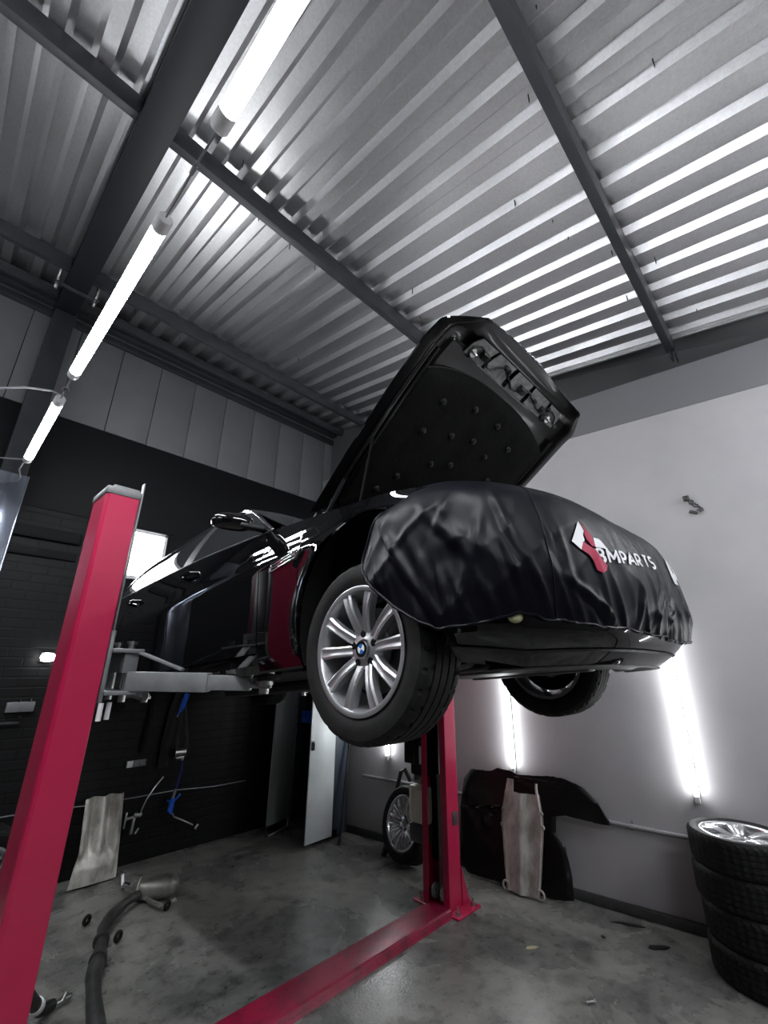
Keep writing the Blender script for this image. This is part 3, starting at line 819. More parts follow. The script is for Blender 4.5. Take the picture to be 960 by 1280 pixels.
# wheels of the car
def car_wheel(ly, sg, spin, hz=.30):
    root = bpy.data.objects.new('wheel', None); C.objects.link(root); root.parent = car
    root.location = (sg*.798, ly, hz); root.rotation_euler = (spin, 0, 0 if sg < 0 else pi)
    make_tyre(root)
    obj('rim', rim_mesh(start=1.25, off=.30, wide=.052), M_rim, root, 40)
    obj('lug_bolts', lug_mesh(.235, 1.25), M_black, root)
    badge(root, -.235/2*.73, .031)
    dm_ = MB(); dm_.lathe([(.0, .05), (-.006, .165), (.012, .165), (.018, .05)], 48); dm_.box((-.03, .06, .05), (.05, .15, .16), .02)
    obj('brake_disc', dm_, M_disc, root)
    bd = MB(); bd.lathe([(.02, .0), (.02, .19), (.026, .19), (.026, 0)], 40); obj('dust_shield', bd, M_liner, root)
car_wheel(.01, -1, .32); car_wheel(.01, 1, .1); car_wheel(3.30, -1, .5, .46); car_wheel(3.30, 1, .9, .46)

# hood, opened: built in world space then brought into the car's frame
hy0, hz0 = Vector((2.1, 1.95, 2.755)), None
e1 = Vector((0, -1.085, .815)); HL = e1.length; e1.normalize()
en = Vector((0, -e1.z*-1, -e1.y)) ; en = Vector((0, e1.z, -e1.y)).normalized()
def hw(a): return interp(a, [0, .3, .6, .80, .90, .925, .96, 1.0], [.715, .75, .77, .772, .76, .725, .655, .565])
def hoodp(a, b_, dn=0., shrink=0.):
    w = hw(a) - shrink
    crown = .085*(1-(b_)**2)*(.6+.4*a) - .05*abs(b_)**6
    front = -.07*max(0, a-.8)/.2*max(0, a-.8)/.2
    nose = .05*(1-b_*b_)*max(0, a-.85)/.15
    return Vector((2.1 + w*b_, 0, 0)) + Vector((0, hy0.y, hy0.z)) + e1*(a*HL + nose) + en*(crown + front + dn)
bs = [-1+2*i/40 for i in range(41)]; as_ = [i/30 for i in range(24)] + [.78+.22*i/16 for i in range(17)]
as_ = sorted(set(as_))
hm = MB(); hm.grid(lambda a, b_: CI @ hoodp(a, b_), as_, bs)
hood = obj('hood', hm, M_paint, car, 40, solid=.008)
def inner(aa, bb):   # frame of the underside: rim depth varies
    ea = min(aa, 1-aa)*HL; eb = (1-abs(bb))*hw(aa)
    e = min(ea, eb)
    d = -.010 - .035*min(1, e/.05)
    d += .022*(1 if .09 < e < .16 else 0)
    return CI @ hoodp(aa, bb, d)
im = MB(); im.grid(inner, [.004+.992*i/80 for i in range(81)], [-.995+1.99*i/80 for i in range(81)])
obj('hood_inner_frame', im, M_hoodin, hood, 50)
# raised ribs along the hood sides
for sg in (-1, 1):
    for off in (.07, .115):
        rm = MB(); rm.tube([CI @ hoodp(a, sg*(1-off/hw(a)), -.05) for a in [.10+.72*i/20 for i in range(21)]], .012, 8)
        obj('hood_rib', rm, M_hoodin, hood)
pm = MB()
def padf(a, b_):
    wv = .006*noise.noise(Vector((a*6, b_*5, 0)))
    e = min(a, 1-a, (1-abs(b_))*.5)
    aa = .08 + .745*a - .085*a*(abs(b_)**2.6)
    return CI @ hoodp(aa, b_*(.80+.03*a), -.058 - .018*min(1, e/.06) + wv)
pm.grid(padf, [i/40 for i in range(41)], [-1+2*i/40 for i in range(41)])
pad = obj('insulation_pad', pm, M_pad, hood, 50, solid=.012)
em_ = MB(); ed = [padf(i/20, -1) for i in range(21)] + [padf(1, -1+2*i/30) for i in range(1, 30)] + [padf(1-i/20, 1) for i in range(21)]
em_.tube([Vector(p) for p in ed], .006, 8); obj('pad_edging', em_, M_trimblack, hood)
inv = CI.to_3x3() @ en
for (a, b_) in [(.30, -.55), (.62, -.62), (.45, -.25), (.66, -.25), (.70, .05), (.5, .0), (.66, .34), (.34, .1), (.42, .36), (.2, -.2), (.24, .3), (.82, -.62), (.86, -.2), (.86, .2), (.80, .55), (.55, .62), (.12, 0), (.18, .62), (.18, -.7)]:
    c = Vector(padf(a, b_)) - inv*.012
    cm = MB(); cm.tube([c, c-inv*.012, c-inv*.018], [.022, .018, .006], 12); obj('pad_clip', cm, M_trimblack, hood)
def front_piece(a0, a1, b0, b1, dn):
    pa = MB(); pa.grid(lambda a, b_: CI @ hoodp(a, b_, dn), [a0+(a1-a0)*i/5 for i in range(6)], [b0+(b1-b0)*i/8 for i in range(9)]); obj('front_brace_panel', pa, M_hoodgrey, hood, 40, solid=.006)
for b0, b1 in ((-.62, -.38), (-.34, -.08), (-.02, .22), (.27, .52), (.56, .72)):
    front_piece(.865, .935, b0, b1, -.052)
wm = MB(); rr = random.Random(11); pth = []
for i in range(26):
    b_ = -.6+1.3*i/25; pth.append(CI @ hoodp(.895+.014*sin(i*.9)+rr.uniform(-.008, .008), b_, -.062-.012*rr.random()))
wm.tube(pth, .006, 8)
for i in (3, 8, 9, 14, 18, 22): wm.sphere(pth[i], .018, 10)
for i in (3, 14, 21): wm.box(Vector(pth[i])-Vector((.03, .02, .02)), Vector(pth[i])+Vector((.03, .02, .02)), .006)
for b_ in (-.10, .0, .10, .18):
    nb = MB(); c0 = hoodp(1.0, b_, .004); c1 = hoodp(1.0, b_+.055, .004); nb.bar(CI @ c0, CI @ c1, .014, .012, .004); obj('nose_clip', nb, M_chrome, hood)
obj('hood_harness', wm, M_trimblack, hood)
for b_ in (-.56, .60):
    lm = MB(); c = CI @ hoodp(.88, b_, -.045); lm.tube([c, c-inv*.03], [.035, .022], 16); lm.tube([c-inv*.03+Vector((.02*cos(t), .02*sin(t)*.6, .02*sin(t))) for t in [2*pi*i/12 for i in range(12)]], .006, 6, closed=True)
    obj('hood_latch', lm, M_bolt, hood)
for sg in (-1, 1):
    hg = MB(); hg.bar(CI @ hoodp(.02, sg*.92, -.03), CI @ Vector((2.1+sg*.66, 1.98, 2.66)), .03, .02, .004); hg.bar(CI @ hoodp(.25, sg*.9, -.04), CI @ Vector((2.1+sg*.66, 1.9, 2.62)), .022, .016, .004)
    obj('hood_hinge', hg, M_darksteel, car)
for sg in (-1, 1):
    st = MB(); st.tube([CI @ hoodp(.42, sg*.9, -.05), CI @ Vector((2.1+sg*.64, 1.62, 2.56))], .007, 10); obj('hood_strut', st, M_liner, car)

# ------------------------------------------------------------------ fender cover draped over the nose
def hemz(s):
    q = s if s < STOT/2 else STOT-s
    return smooth(q, [1.59, 1.67, 1.75, 1.855, 1.94, 2.1, 2.24, 2.5, 2.77], [.316, .315, .323, .338, .316, .293, .286, .268, .26])
def topl(s):
    q = s if s < STOT/2 else STOT-s
    return smooth(q, [1.33, 1.45, 1.6, 1.9, 2.15, 2.4, 2.77], [.845, .865, .865, .82, .775, .745, .735])
def leftedge(v):  # arc position of the side edge for v = 0 (hem corner) .. 1 (fender top)
    return smooth(v, [0, .10, .26, .42, .55, .75, 1.0], [1.59, 1.50, 1.40, 1.345, 1.305, 1.345, 1.385])
def edgez(v): return smooth(v, [0, .10, .26, .42, .55, .75, 1.0], [.316, .368, .455, .53, .60, .72, .83])
CREASE = [((1.827, .557), (1.856, .399), .022, .014), ((1.822, .746), (1.855, .555), .012, .012), ((1.525, .67), (1.592, .442), .018, .020), ((1.404, .731), (1.487, .568), .016, .016), ((1.487, .568), (1.599, .347), .020, .018),
    ((1.618, .539), (1.637, .35), .014, .014), ((1.708, .551), (1.665, .346), .016, .016), ((1.772, .684), (1.733, .519), .012, .014), ((1.762, .423), (1.774, .339), .014, .010), ((2.015, .431), (2.179, .299), .014, .014), ((1.993, .643), (2.015, .431), .010, .014),
    ((1.89, .504), (1.931, .336), .012, .012), ((2.107, .387), (2.138, .298), .012, .010), ((2.331, .416), (2.303, .309), .012, .012), ((2.55, .456), (2.425, .305), .012, .014), ((1.593, .723), (1.708, .551), .014, .018), ((1.38, .594), (1.41, .468), .012, .012), ((1.68, .762), (1.629, .653), .010, .014), ((2.716, .444), (2.569, .305), .012, .014)]
def cover_pt(u, v, extra=0.):
    # u 0..1 across, v 0..1 hem to shoulder, 1..2 over the top
    vv = min(v, 1)
    s0 = leftedge(vv); s = s0 + (STOT-2*s0)*u
    k = min(1, min(u, 1-u)/.06)
    lz_mid = hemz(s) + (topl(s)-hemz(s))*vv
    lz = edgez(vv)*(1-k) + lz_mid*k
    p, n = plan(s)
    off = smooth(vv, [0, .12, .35, .7, .88, 1], [.020, .040, .055, .045, .02, -.03])
    # folds: gathered hem pleats, long soft diagonals, side creases
    side = max(0., min(1, (2.15 - (s if s < STOT/2 else STOT-s))/.5))
    def rdg(x_): return (1-min(1, abs(x_)*2.6))**1.6
    gather = (1-vv)**1.3
    pl = .5*noise.noise(Vector((s*15, vv*1.0, 3.1))) + rdg(noise.noise(Vector((s*13+vv*1.5, vv*.7, 8.2)))) - .3
    off += .015*pl*gather*(.75+.35*side)
    off += .012*noise.noise(Vector((s*3.2 - lz*3.0, lz*1.6, 1.7)))
    off += (.009*side+.003)*rdg(noise.noise(Vector((s*3.4 + lz*3.2, lz*1.6 - s*.8, 5.5))))*sin(pi*min(1, vv*1.02))**.6
    off += (.008*side+.002)*(rdg(noise.noise(Vector((s*6.5 - lz*5.5, lz*2.4 + s*1.6, 9.5))))-.2)*sin(pi*min(1, vv*1.02))**.6
    off += .006*side*noise.noise(Vector((s*8+lz*9, lz*5-s*4, 2.5)))
    sm_s = s if s < STOT/2 else STOT-s
    for (a0, z0_), (a1, z1_), dep, wd_ in CREASE:
        dx, dz = a1-a0, z1_-z0_; t_ = ((sm_s-a0)*dx + (lz_mid-z0_)*dz)/(dx*dx+dz*dz)
        if -.3 < t_ < 1.3:
            ds = ((sm_s-a0)*dz - (lz_mid-z0_)*dx)/sqrt(dx*dx+dz*dz)
            if abs(ds) < wd_*4:
                fade = max(0, 1-abs(t_-.5)/.8)
                off += dep*fade*(math.exp(-(ds/wd_)**2) - .55*math.exp(-((ds-wd_*1.3)/wd_)**2))
    # scalloped hem
    if v < .12: lz += (.12-v)*.10*noise.noise(Vector((s*22, 0, 2)))
    q = p + n*(off+extra)
    if v > 1:
        t = v-1
        c = Vector((p.x*.50, -.28 + .45*abs(p.x/.93)**3))
        q = q.lerp(c, t*.85); lz = lz + .045*sin(min(1, t*1.4)*pi*.5) + .006*noise.noise(Vector((q.x*7, q.y*7, 4)))
    return CM @ Vector((q.x, q.y, lz))
us = [i/300 for i in range(301)]; vs = [i/70 for i in range(71)] + [1+i/16 for i in range(1, 15)]
cv = MB(); cv.grid(cover_pt, us, vs)
cover = obj('fender_cover', cv, M_cover, None, 60, solid=.003)
tag(cover, 'black nylon workshop cover draped over the front of the raised car', 'cover')
hemm = MB(); hemm.tube([cover_pt(u, 0.004, .001) for u in [i/300 for i in range(301)]], .005, 6)
hemm.tube([cover_pt(0.0005, v, .001) for v in [i/40 for i in range(41)]], .005, 6); hemm.tube([cover_pt(.9995, v, .001) for v in [i/40 for i in range(41)]], .005, 6)
obj('elastic_hem', hemm, M_cover, cover)
for s_t in (1.95, STOT-1.95):
    pts = []
    for i in range(40):
        v = i/39; s0 = leftedge(v); pts.append(cover_pt((s_t-s0)/(STOT-2*s0), v, .0015))
    sem = MB(); sem.tube(pts, .0025, 6); obj('seam', sem, M_cover, cover)
def on_cover(s, lz, ex=.0045):
    v = (lz-hemz(s))/(topl(s)-hemz(s)); s0 = leftedge(v); return cover_pt((s-s0)/(STOT-2*s0), v, ex)
def decal(name, poly, mat, ex=.0045):
    vs_f, tr_f = fill(poly, 3); mb = MB(); mb.add([on_cover(q.x, q.y, ex) for q in vs_f], tr_f)
    return obj(name, mb, mat, cover, 60)
for nm, poly, mt, ex_, lb in (
    ('emblem_white', [(2.084, .642), (2.061, .604), (2.039, .566), (2.069, .537), (2.092, .575), (2.091, .592), (2.099, .609)], M_printw, .0045, 'white left blade of the printed emblem'),
    ('emblem_red', [(2.088, .639), (2.105, .622), (2.121, .600), (2.134, .551), (2.116, .554), (2.102, .576), (2.098, .596), (2.103, .611)], M_printr, .0045, 'upper red blade of the printed emblem'),
    ('emblem_white', [(2.133, .587), (2.154, .585), (2.192, .551), (2.128, .552)], M_printw, .0045, 'white right blade of the printed emblem'),
    ('emblem_red', [(2.084, .568), (2.115, .547), (2.142, .521), (2.163, .490), (2.154, .472), (2.131, .462), (2.114, .472), (2.108, .503), (2.092, .522), (2.068, .539)], M_printr, .0055, 'lower red blade of the printed emblem')):
    decal(nm, poly, mt, ex_)['label'] = lb
def arc(cx, cy, rx, ry, a0, a1, n=12): return [(cx+rx*cos(radians(a0+(a1-a0)*i/n)), cy+ry*sin(radians(a0+(a1-a0)*i/n))) for i in range(n+1)]
W_ = .165                                              # stroke width in units of the letter height
GL = {'B': (.62, [[(.1, .1), (.1, .9)], [(.1, .9), (.32, .9)] + arc(.32, .71, .17, .19, 90, -90) + [(.1, .52)], [(.1, .52), (.34, .52)] + arc(.34, .31, .19, .21, 90, -90) + [(.1, .1)]]),
      'M': (.86, [[(.1, .1), (.1, .9), (.43, .36), (.76, .9), (.76, .1)]]),
      'P': (.55, [[(.1, .1), (.1, .9)], [(.1, .9), (.32, .9)] + arc(.32, .66, .2, .24, 90, -90) + [(.1, .42)]]),
      'A': (.68, [[(.0, .1), (.32, .9), (.64, .1)], [(.13, .34), (.51, .34)]]),
      'R': (.64, [[(.1, .1), (.1, .9)], [(.1, .9), (.32, .9)] + arc(.32, .67, .19, .23, 90, -90) + [(.1, .44)], [(.30, .44), (.54, .1)]]),
      'T': (.62, [[(.06, .9), (.56, .9)], [(.31, .9), (.31, .1)]]),
      'S': (.58, [arc(.29, .69, .19, .21, 40, 270) + arc(.29, .30, .20, .21, 90, -140)])}
def lettering(name, body, s0, s1, z0, z1, slope, mat, ex=.0048, wd=W_):
    tot = sum(GL[c][0] for c in body) + .10*(len(body)-1); x = 0; mb = MB()
    def put(a, b_): return on_cover(s0+(s1-s0)*a/tot, z0+(z1-z0)*b_ + slope*a/tot, ex)
    for c in body:
        w, strokes = GL[c]
        for st in strokes:
            for (ax, ay), (bx, by) in zip(st, st[1:]):
                dx, dy = bx-ax, by-ay; L_ = math.hypot(dx, dy) or 1; nx, ny = -dy/L_*wd/2, dx/L_*wd/2
                n = max(1, int(L_/.12)); vs = []
                for i in range(n+1):
                    px, py = ax+dx*i/n, ay+dy*i/n
                    vs += [put(x+px+nx, py+ny), put(x+px-nx, py-ny)]
                mb.add(vs, [(2*i, 2*i+1, 2*i+3, 2*i+2) for i in range(n)])
            for (ax, ay) in st[1:-1]:
                mb.add([put(x+ax, ay)] + [put(x+ax+wd/2*cos(t), ay+wd/2*sin(t)) for t in [2*pi*i/10 for i in range(10)]], [(0, 1+i, 1+(i+1) % 10) for i in range(10)])
        x += w + .10
    return obj(name, mb, mat, cover, 60, weld=False)
lettering('lettering', 'BMPARTS', 2.122, 2.505, .494, .550, .022, M_printw)['label'] = 'white BMPARTS lettering'
lettering('letter', 'P', 2.84, 2.97, .498, .632, 0, M_printw, wd=.22)['label'] = 'large white letter P'

# ------------------------------------------------------------------ two-post lift
lift = thing('car_lift', 'red two-post car lift with grey arms holding up the black car', 'car lift', (2.13, 2.76, 0))
LX, LY = 2.13, 2.76
def lp(x, y, z): return Vector((x-LX, y-LY, z))
def Lbox(mb, lo, hi, bev=.0, mi=0): return mb.box(lp(*lo), lp(*hi), bev, None, mi)
PH = 2.775
for sg, xo, xi in ((-1, .537, .705), (1, 3.735, 3.556)):
    a, b_ = min(xo, xi), max(xo, xi); y0, y1 = 2.64, 2.92; t = .012
    pm = MB()
    lipw = .062
    # C profile as one closed outline, rounded at the outer corners
    def outline():
        pts = []
        d = 1 if xi > xo else -1
        c = .018
        pts += [(xi, y0+lipw), (xi, y0+.004), (xi-d*.004, y0), (xo+d*c, y0), (xo+d*c*.3, y0+c*.3), (xo, y0+c), (xo, y1-c), (xo+d*c*.3, y1-c*.3), (xo+d*c, y1), (xi-d*.004, y1), (xi, y1-.004), (xi, y1-lipw), (xi-d*t, y1-lipw), (xi-d*t, y1-t), (xo+d*t, y1-t), (xo+d*t, y0+t), (xi-d*t, y0+t), (xi-d*t, y0+lipw)]
        return pts
    ol = [(p[0]-LX, p[1]-LY) for p in outline()]
    pm.prism(ol, 2, PH-.012, Matrix.Translation((0, 0, .012)))
    post = obj('post', pm, M_red, lift, 12)
    # gusset on the outer side of the foot
    d = 1 if xi > xo else -1
    for yy in (y0, y1-.012):
        gm = MB(); gm.add([lp(xo, yy, .012), lp(xo-d*.13, yy, .012), lp(xo-d*.10, yy, .04), lp(xo, yy, .28), lp(xo, yy+.012, .012), lp(xo-d*.13, yy+.012, .012), lp(xo-d*.10, yy+.012, .04), lp(xo, yy+.012, .28)],
               [(0,1,2,3), (7,6,5,4), (0,4,5,1), (1,5,6,2), (2,6,7,3), (3,7,4,0)])
        obj('gusset', gm, M_red, post)
    bmq = MB(); Lbox(bmq, (a-.12 if sg < 0 else a-.02, y0-.10, 0), (b_+.02 if sg < 0 else b_+.12, y1+.10, .016), .006)
    bp_ = obj('base_plate', bmq, M_red, post)
    bxs = (a-.07, b_-.03) if sg < 0 else (a+.03, b_+.07)
    for bx in bxs:
        for by in (y0-.055, y1+.055):
            bo_ = MB(); bo_.cyl(lp(bx, by, .016), lp(bx, by, .021), .024); bo_.cyl(lp(bx, by, .021), lp(bx, by, .038), .017, n=6); bo_.cyl(lp(bx, by, .038), lp(bx, by, .07), .009)
            obj('anchor_bolt', bo_, M_bolt, bp_)
    cm = MB(); Lbox(cm, (a-.004, y0-.004, PH), (b_+.004, y1+.004, PH+.045), .008); Lbox(cm, (a+.03, y0+.02, PH+.045), (b_, y1-.02, PH+.065), .006)
    obj('top_cap', cm, M_grey, post)
    # dark channel interior: hydraulic cylinder, rod and pulleys
    xc = xi - d*.07
    hc = MB(); hc.cyl(lp(xc, 2.76, .05), lp(xc, 2.76, .95), .028, n=24); hc.cyl(lp(xc, 2.76, .95), lp(xc, 2.76, .975), .033)
    obj('hydraulic_cylinder', hc, M_grey, lift)
    rd = MB(); rd.cyl(lp(xc, 2.76, .975), lp(xc, 2.76, 1.75), .012, n=16); obj('piston_rod', rd, M_chrome, lift)
    for yy in (2.712, 2.806):
        pu = MB(); pu.lathe([(-.008, .012), (-.008, .055), (-.003, .048), (.003, .048), (.008, .055), (.008, .012)], 32, Matrix.Translation(lp(xi-d*.03, yy, .12)) @ Matrix.Rotation(pi/2, 4, 'Z'), closed=True)
        obj('cable_pulley', pu, M_grey, lift)
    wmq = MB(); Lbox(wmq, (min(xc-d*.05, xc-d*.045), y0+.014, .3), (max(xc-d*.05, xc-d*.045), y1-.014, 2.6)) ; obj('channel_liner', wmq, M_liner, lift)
    # carriage
    cg = MB(); Lbox(cg, (min(xi-d*.06, xi+d*.004), y0+.066, 1.66), (max(xi-d*.06, xi+d*.004), y1-.066, 2.55), .004)
    Lbox(cg, (min(xi+d*.004, xi+d*.024), y0-.004, 1.70), (max(xi+d*.004, xi+d*.024), y1+.004, 2.05), .006)
    car_ = obj('carriage', cg, M_grey, lift)
    sg_ = MB(); Lbox(sg_, (min(xi+d*.005, xi+d*.012), y0-.01, 2.05), (max(xi+d*.005, xi+d*.012), y0+.03, 2.88), .002); obj('guide_strip', sg_, M_grey, car_)
    for zz in (1.95, 1.745):
        ear = MB(); Lbox(ear, (min(xi+d*.02, xi+d*.17), y0-.03, zz-.01), (max(xi+d*.02, xi+d*.17), y1+.03, zz+.01), .004); obj('carriage_ear', ear, M_grey, car_)
    for yy in (y0+.03, y1-.03):
        pn = MB(); pn.cyl(lp(xi+d*.12, yy, 1.70), lp(xi+d*.12, yy, 1.985), .017); pn.cyl(lp(xi+d*.12, yy, 1.985), lp(xi+d*.12, yy, 2.0), .024); obj('hinge_pin', pn, M_bolt, car_)
    for k, yy in enumerate((y0+.01, y0+.06)):
        bt = MB(); bt.cyl(lp(xi+d*(.02+.05*k), yy-.02, 1.62), lp(xi+d*(.02+.05*k), yy-.02, 1.70), .012); obj('stop_pin', bt, M_white, car_)
    # swing arms: one forward, one rearward
    for fr in (-1, 1):
        h0 = Vector((xi+d*.12, y0+.03 if fr < 0 else y1-.03, 1.80))
        tip = Vector((2.1-sg*-1*.0 + (-.75 if sg < 0 else .75), 2.17 if fr < 0 else 3.85, 1.775 if fr < 0 else 1.66))
        if fr < 0: tip.z = 1.795
        dv = tip-h0; Ln = dv.length; dn = dv.normalized()
        am = MB(); am.bar(lp(*(h0 + dn*.02)), lp(*(h0 + dn*Ln*.60)), .085, .095, .006)
        arm = obj('arm', am, M_grey, lift)
        ex = MB(); ex.bar(lp(*(h0+dn*Ln*.55)), lp(*(h0+dn*(Ln-.07)))+Vector((0, 0, -.0)), .066, .074, .005); obj('arm_extension', ex, M_grey, arm)
        br = MB(); br.bar(lp(*(h0+Vector((0, 0, .15))+dn*.03)), lp(*(h0+dn*Ln*.40+Vector((0, 0, .06)))), .05, .014, .003)
        br.bar(lp(*(h0+dn*.0+Vector((0, 0, .04)))), lp(*(h0+dn*.0+Vector((0, 0, .15)))), .07, .07, .004)
        obj('arm_brace', br, M_grey, arm)
        ti = MB(); ti.bar(lp(*(h0+dn*(Ln-.10)))+Vector((0, 0, -.01)), lp(*(tip+dn*.035))+Vector((0, 0, -.01)), .06, .028, .004); obj('arm_tip', ti, M_grey, arm)
        zt = (CM @ Vector((-.76 if sg < 0 else .76, .86 if fr < 0 else 2.62, .232))).z
        pdm = MB(); pdm.cyl(lp(tip.x, tip.y, tip.z-.05), lp(tip.x, tip.y, tip.z+.02), .026, n=24); pdm.cyl(lp(tip.x, tip.y, tip.z-.015), lp(tip.x, tip.y, tip.z+.008), .036, n=24)
        pdm.cyl(lp(tip.x, tip.y, tip.z+.02), lp(tip.x, tip.y, zt-.018), .014); pdm.cyl(lp(tip.x, tip.y, zt-.018), lp(tip.x, tip.y, zt), .045, n=24)
        obj('lift_pad', pdm, M_bolt, arm)
# floor beam between the posts
bmm = MB()
prof_ = [(-.135, 0), (-.118, .042), (-.10, .05), (.06, .05), (.075, .046), (.135, .0)]
xs_ = (.70, 3.555)
vs = [lp(x, 2.76+p[0]*1.15, p[1]) for x in xs_ for p in prof_]
n = len(prof_)
bmm.add(vs, [tuple(range(n))[::-1], tuple(range(n, 2*n))] + [(i, (i+1) % n, n+(i+1) % n, n+i) for i in range(n)])
obj('floor_beam', bmm, M_redfloor, lift, 20)
lab = MB(); Lbox(lab, (3.63, 2.634, .60), (3.70, 2.6395, .70), .001); obj('label_plate', lab, M_curb, lift)
# power unit with oil tank behind the far post
mu = MB(); Lbox(mu, (3.60, 2.89, .93), (3.72, 3.09, 1.30), .02); mu.cyl(lp(3.66, 2.99, 1.30), lp(3.66, 2.99, 1.46), .07, n=28); Lbox(mu, (3.59, 3.02, 1.02), (3.66, 3.16, 1.22), .01)
pu_ = obj('power_unit', mu, M_trimblack, lift)
sk = MB(); Lbox(sk, (3.594, 2.945, 1.03), (3.599, 2.975, 1.18), .001); obj('rating_sticker', sk, M_white, pu_)
vb = MB(); Lbox(vb, (3.61, 2.92, .86), (3.71, 3.06, .93), .01); vb.cyl(lp(3.60, 2.95, .89), lp(3.57, 2.95, .89), .014); vb.cyl(lp(3.60, 3.02, .9), lp(3.56, 3.02, .9), .012); obj('valve_block', vb, M_bolt, pu_)
def tank(mb, z0, z1, g):
    Lbox(mb, (3.58+g, 2.895+g, z0), (3.75-g, 3.10-g, z1), .025)
tk = MB(); tank(tk, .55, .85, 0)
for k in range(6): Lbox(tk, (3.574, 2.92+.03*k, .57), (3.584, 2.932+.03*k, .82), .003)
tkO = obj('oil_tank', tk, M_tank, pu_)
tk2 = MB(); tank(tk2, .40, .552, 0.0); obj('tank_oil_level', tk2, M_oil, pu_)
# hydraulic hose at the near post's foot
m = MB(); m.tube([(.80, 3.18, .40), (.87, 3.36, .27), (.94, 3.5, .16), (1.01, 3.6, .06), (1.08, 3.66, .03)], .030, 14)
ho = obj('hydraulic_hose', m, M_trimblack); tag(ho, 'black hydraulic hose with a silver collar on the floor at bottom left', 'hose')
q = MB(); q.tube([(.965, 3.535, .125), (.985, 3.565, .098)], .036, 16); obj('hose_collar', q, M_white, ho)
q = MB(); q.cyl((1.10, 3.66, .03), (1.18, 3.68, .03), .016); q.cyl((1.13, 3.66, .03), (1.15, 3.67, .06), .012); obj('hose_fitting', q, M_bolt, ho)

# ------------------------------------------------------------------ tyre stack
g = 'wheels stacked flat by the right wall'
labels = ['bottom wheel of the tyre stack by the grey wall, on the floor', 'second wheel from the floor in the tyre stack', 'second wheel from the top in the tyre stack', 'top wheel of the tyre stack, its silver rim facing up']
sx0, sy0, tt = 4.375, .70, .208
jit = [(-.004, 0), (.0, -.006), (-.008, .010), (-.022, 0)]
def stack_wheel(i):
    root = thing('alloy_wheel', labels[i], 'wheel', (sx0+jit[i][0], sy0+jit[i][1], tt*(i+.5)), (0, 0, .4*i), g)
    M = Matrix.Rotation(pi/2, 4, 'Y')   # local -X to +Z (outer face up)
    make_tyre(root, .317, tt*.995, .232, 168, True, M)
    obj('rim', rim_mesh(.232, tt*.95, 5, .16, M, .05), M_rim2, root, 40)
    obj('lug_bolts', lug_mesh(tt*.95, pi/5, M), M_black, root)
    return root
for i in range(4): stack_wheel(i)

# wheel leaning on the wall behind the far post
def lean_wheel(name, label, base, tilt, yaw, R=.335, W=.225, spokes=8, off=.18, mat=M_rim2):
    root = thing(name, label, 'wheel', base, (0, 0, yaw))
    M = Matrix.Rotation(tilt, 4, 'Y') @ Matrix.Translation((0, 0, R))
    make_tyre(root, R, W, .236, 150, False, M)
    obj('rim', rim_mesh(.236, W, spokes, off, M, .030), mat, root, 40)
    obj('lug_bolts', lug_mesh(W, .3, M), M_black, root)
    return root
lean_wheel('spare_wheel', 'multi-spoke alloy wheel leaning on the wall behind the far red post', (3.96, 3.50, .035), radians(14), radians(-10)+0)
lean_wheel('spare_wheel', 'alloy wheel leaning on the dark wall at the left picture edge', (.72, 5.10, .03), radians(12), radians(-78), mat=M_rim2)
m = MB(); m.tube([(4.06, 3.84, .02), (4.13, 3.80, .45), (4.20, 3.74, .78), (4.22, 3.70, .80), (4.22, 3.62, .70)], .022, 10)
m.bar((4.03, 3.85, .0), (4.07, 3.83, .10), .05, .05, .008)
tag(obj('pry_bar', m, M_trimblack), 'black bent bar leaning on the wall beside the spare wheel', 'bar')

# ------------------------------------------------------------------ tall cabinet
cab = thing('tall_cabinet', 'tall dark workshop cabinet with open pale doors in the far corner', 'cabinet', (3.98, 4.92, 0))
def cb_(x, y, z): return Vector((x-3.98, y-4.92, z))
cm = MB()
CXF, CXB, CY0, CY1, CZ0, CZ1 = 3.86, 4.00, 4.57, 5.31, .04, 2.0
def cbox(mb, lo, hi, bev=.002): return mb.box(cb_(*lo), cb_(*hi), bev)
cbox(cm, (3.86, CY0, CZ0), (4.145, CY0+.02, CZ1)); cbox(cm, (3.86, CY1-.02, CZ0), (3.985, CY1, CZ1)); 
cbox(cm, (3.86, CY0, CZ1-.02), (4.0, CY1, CZ1)); cbox(cm, (3.86, CY0, CZ0), (3.99, CY1, CZ0+.06))
obj('body', cm, M_cab, cab)
bk_ = MB(); bk_.add([cb_(4.135, CY0, CZ0), cb_(3.995, CY1, CZ0), cb_(3.995, CY1, CZ1), cb_(4.135, CY0, CZ1), cb_(4.12, CY0, CZ0), cb_(3.98, CY1, CZ0), cb_(3.98, CY1, CZ1), cb_(4.12, CY0, CZ1)], [(0,1,2,3),(7,6,5,4),(0,4,5,1),(1,5,6,2),(2,6,7,3),(3,7,4,0)])
obj('back_panel', bk_, M_cabin, cab)
for zz in (.42, .80, 1.18, 1.55):
    sh = MB(); cbox(sh, (3.875, CY0+.02, zz-.012), (3.985, CY1-.02, zz)); obj('shelf', sh, M_cabin, cab)
def door(name, hinge, free, z0, z1, mat, label):
    dmm = MB(); dmm.bar(cb_(hinge[0], hinge[1], (z0+z1)/2), cb_(free[0], free[1], (z0+z1)/2), .018, z1-z0, .004)
    o = obj(name, dmm, mat, cab); o['label'] = label; return o
dl = door('cabinet_door', (3.83, 5.30), (3.43, 5.19), .10, 1.98, M_cabgrey, 'grey open door on the far side')
dr = door('cabinet_door', (3.90, 4.555), (3.50, 4.53), .05, 1.98, M_door, 'white open door with a black latch')
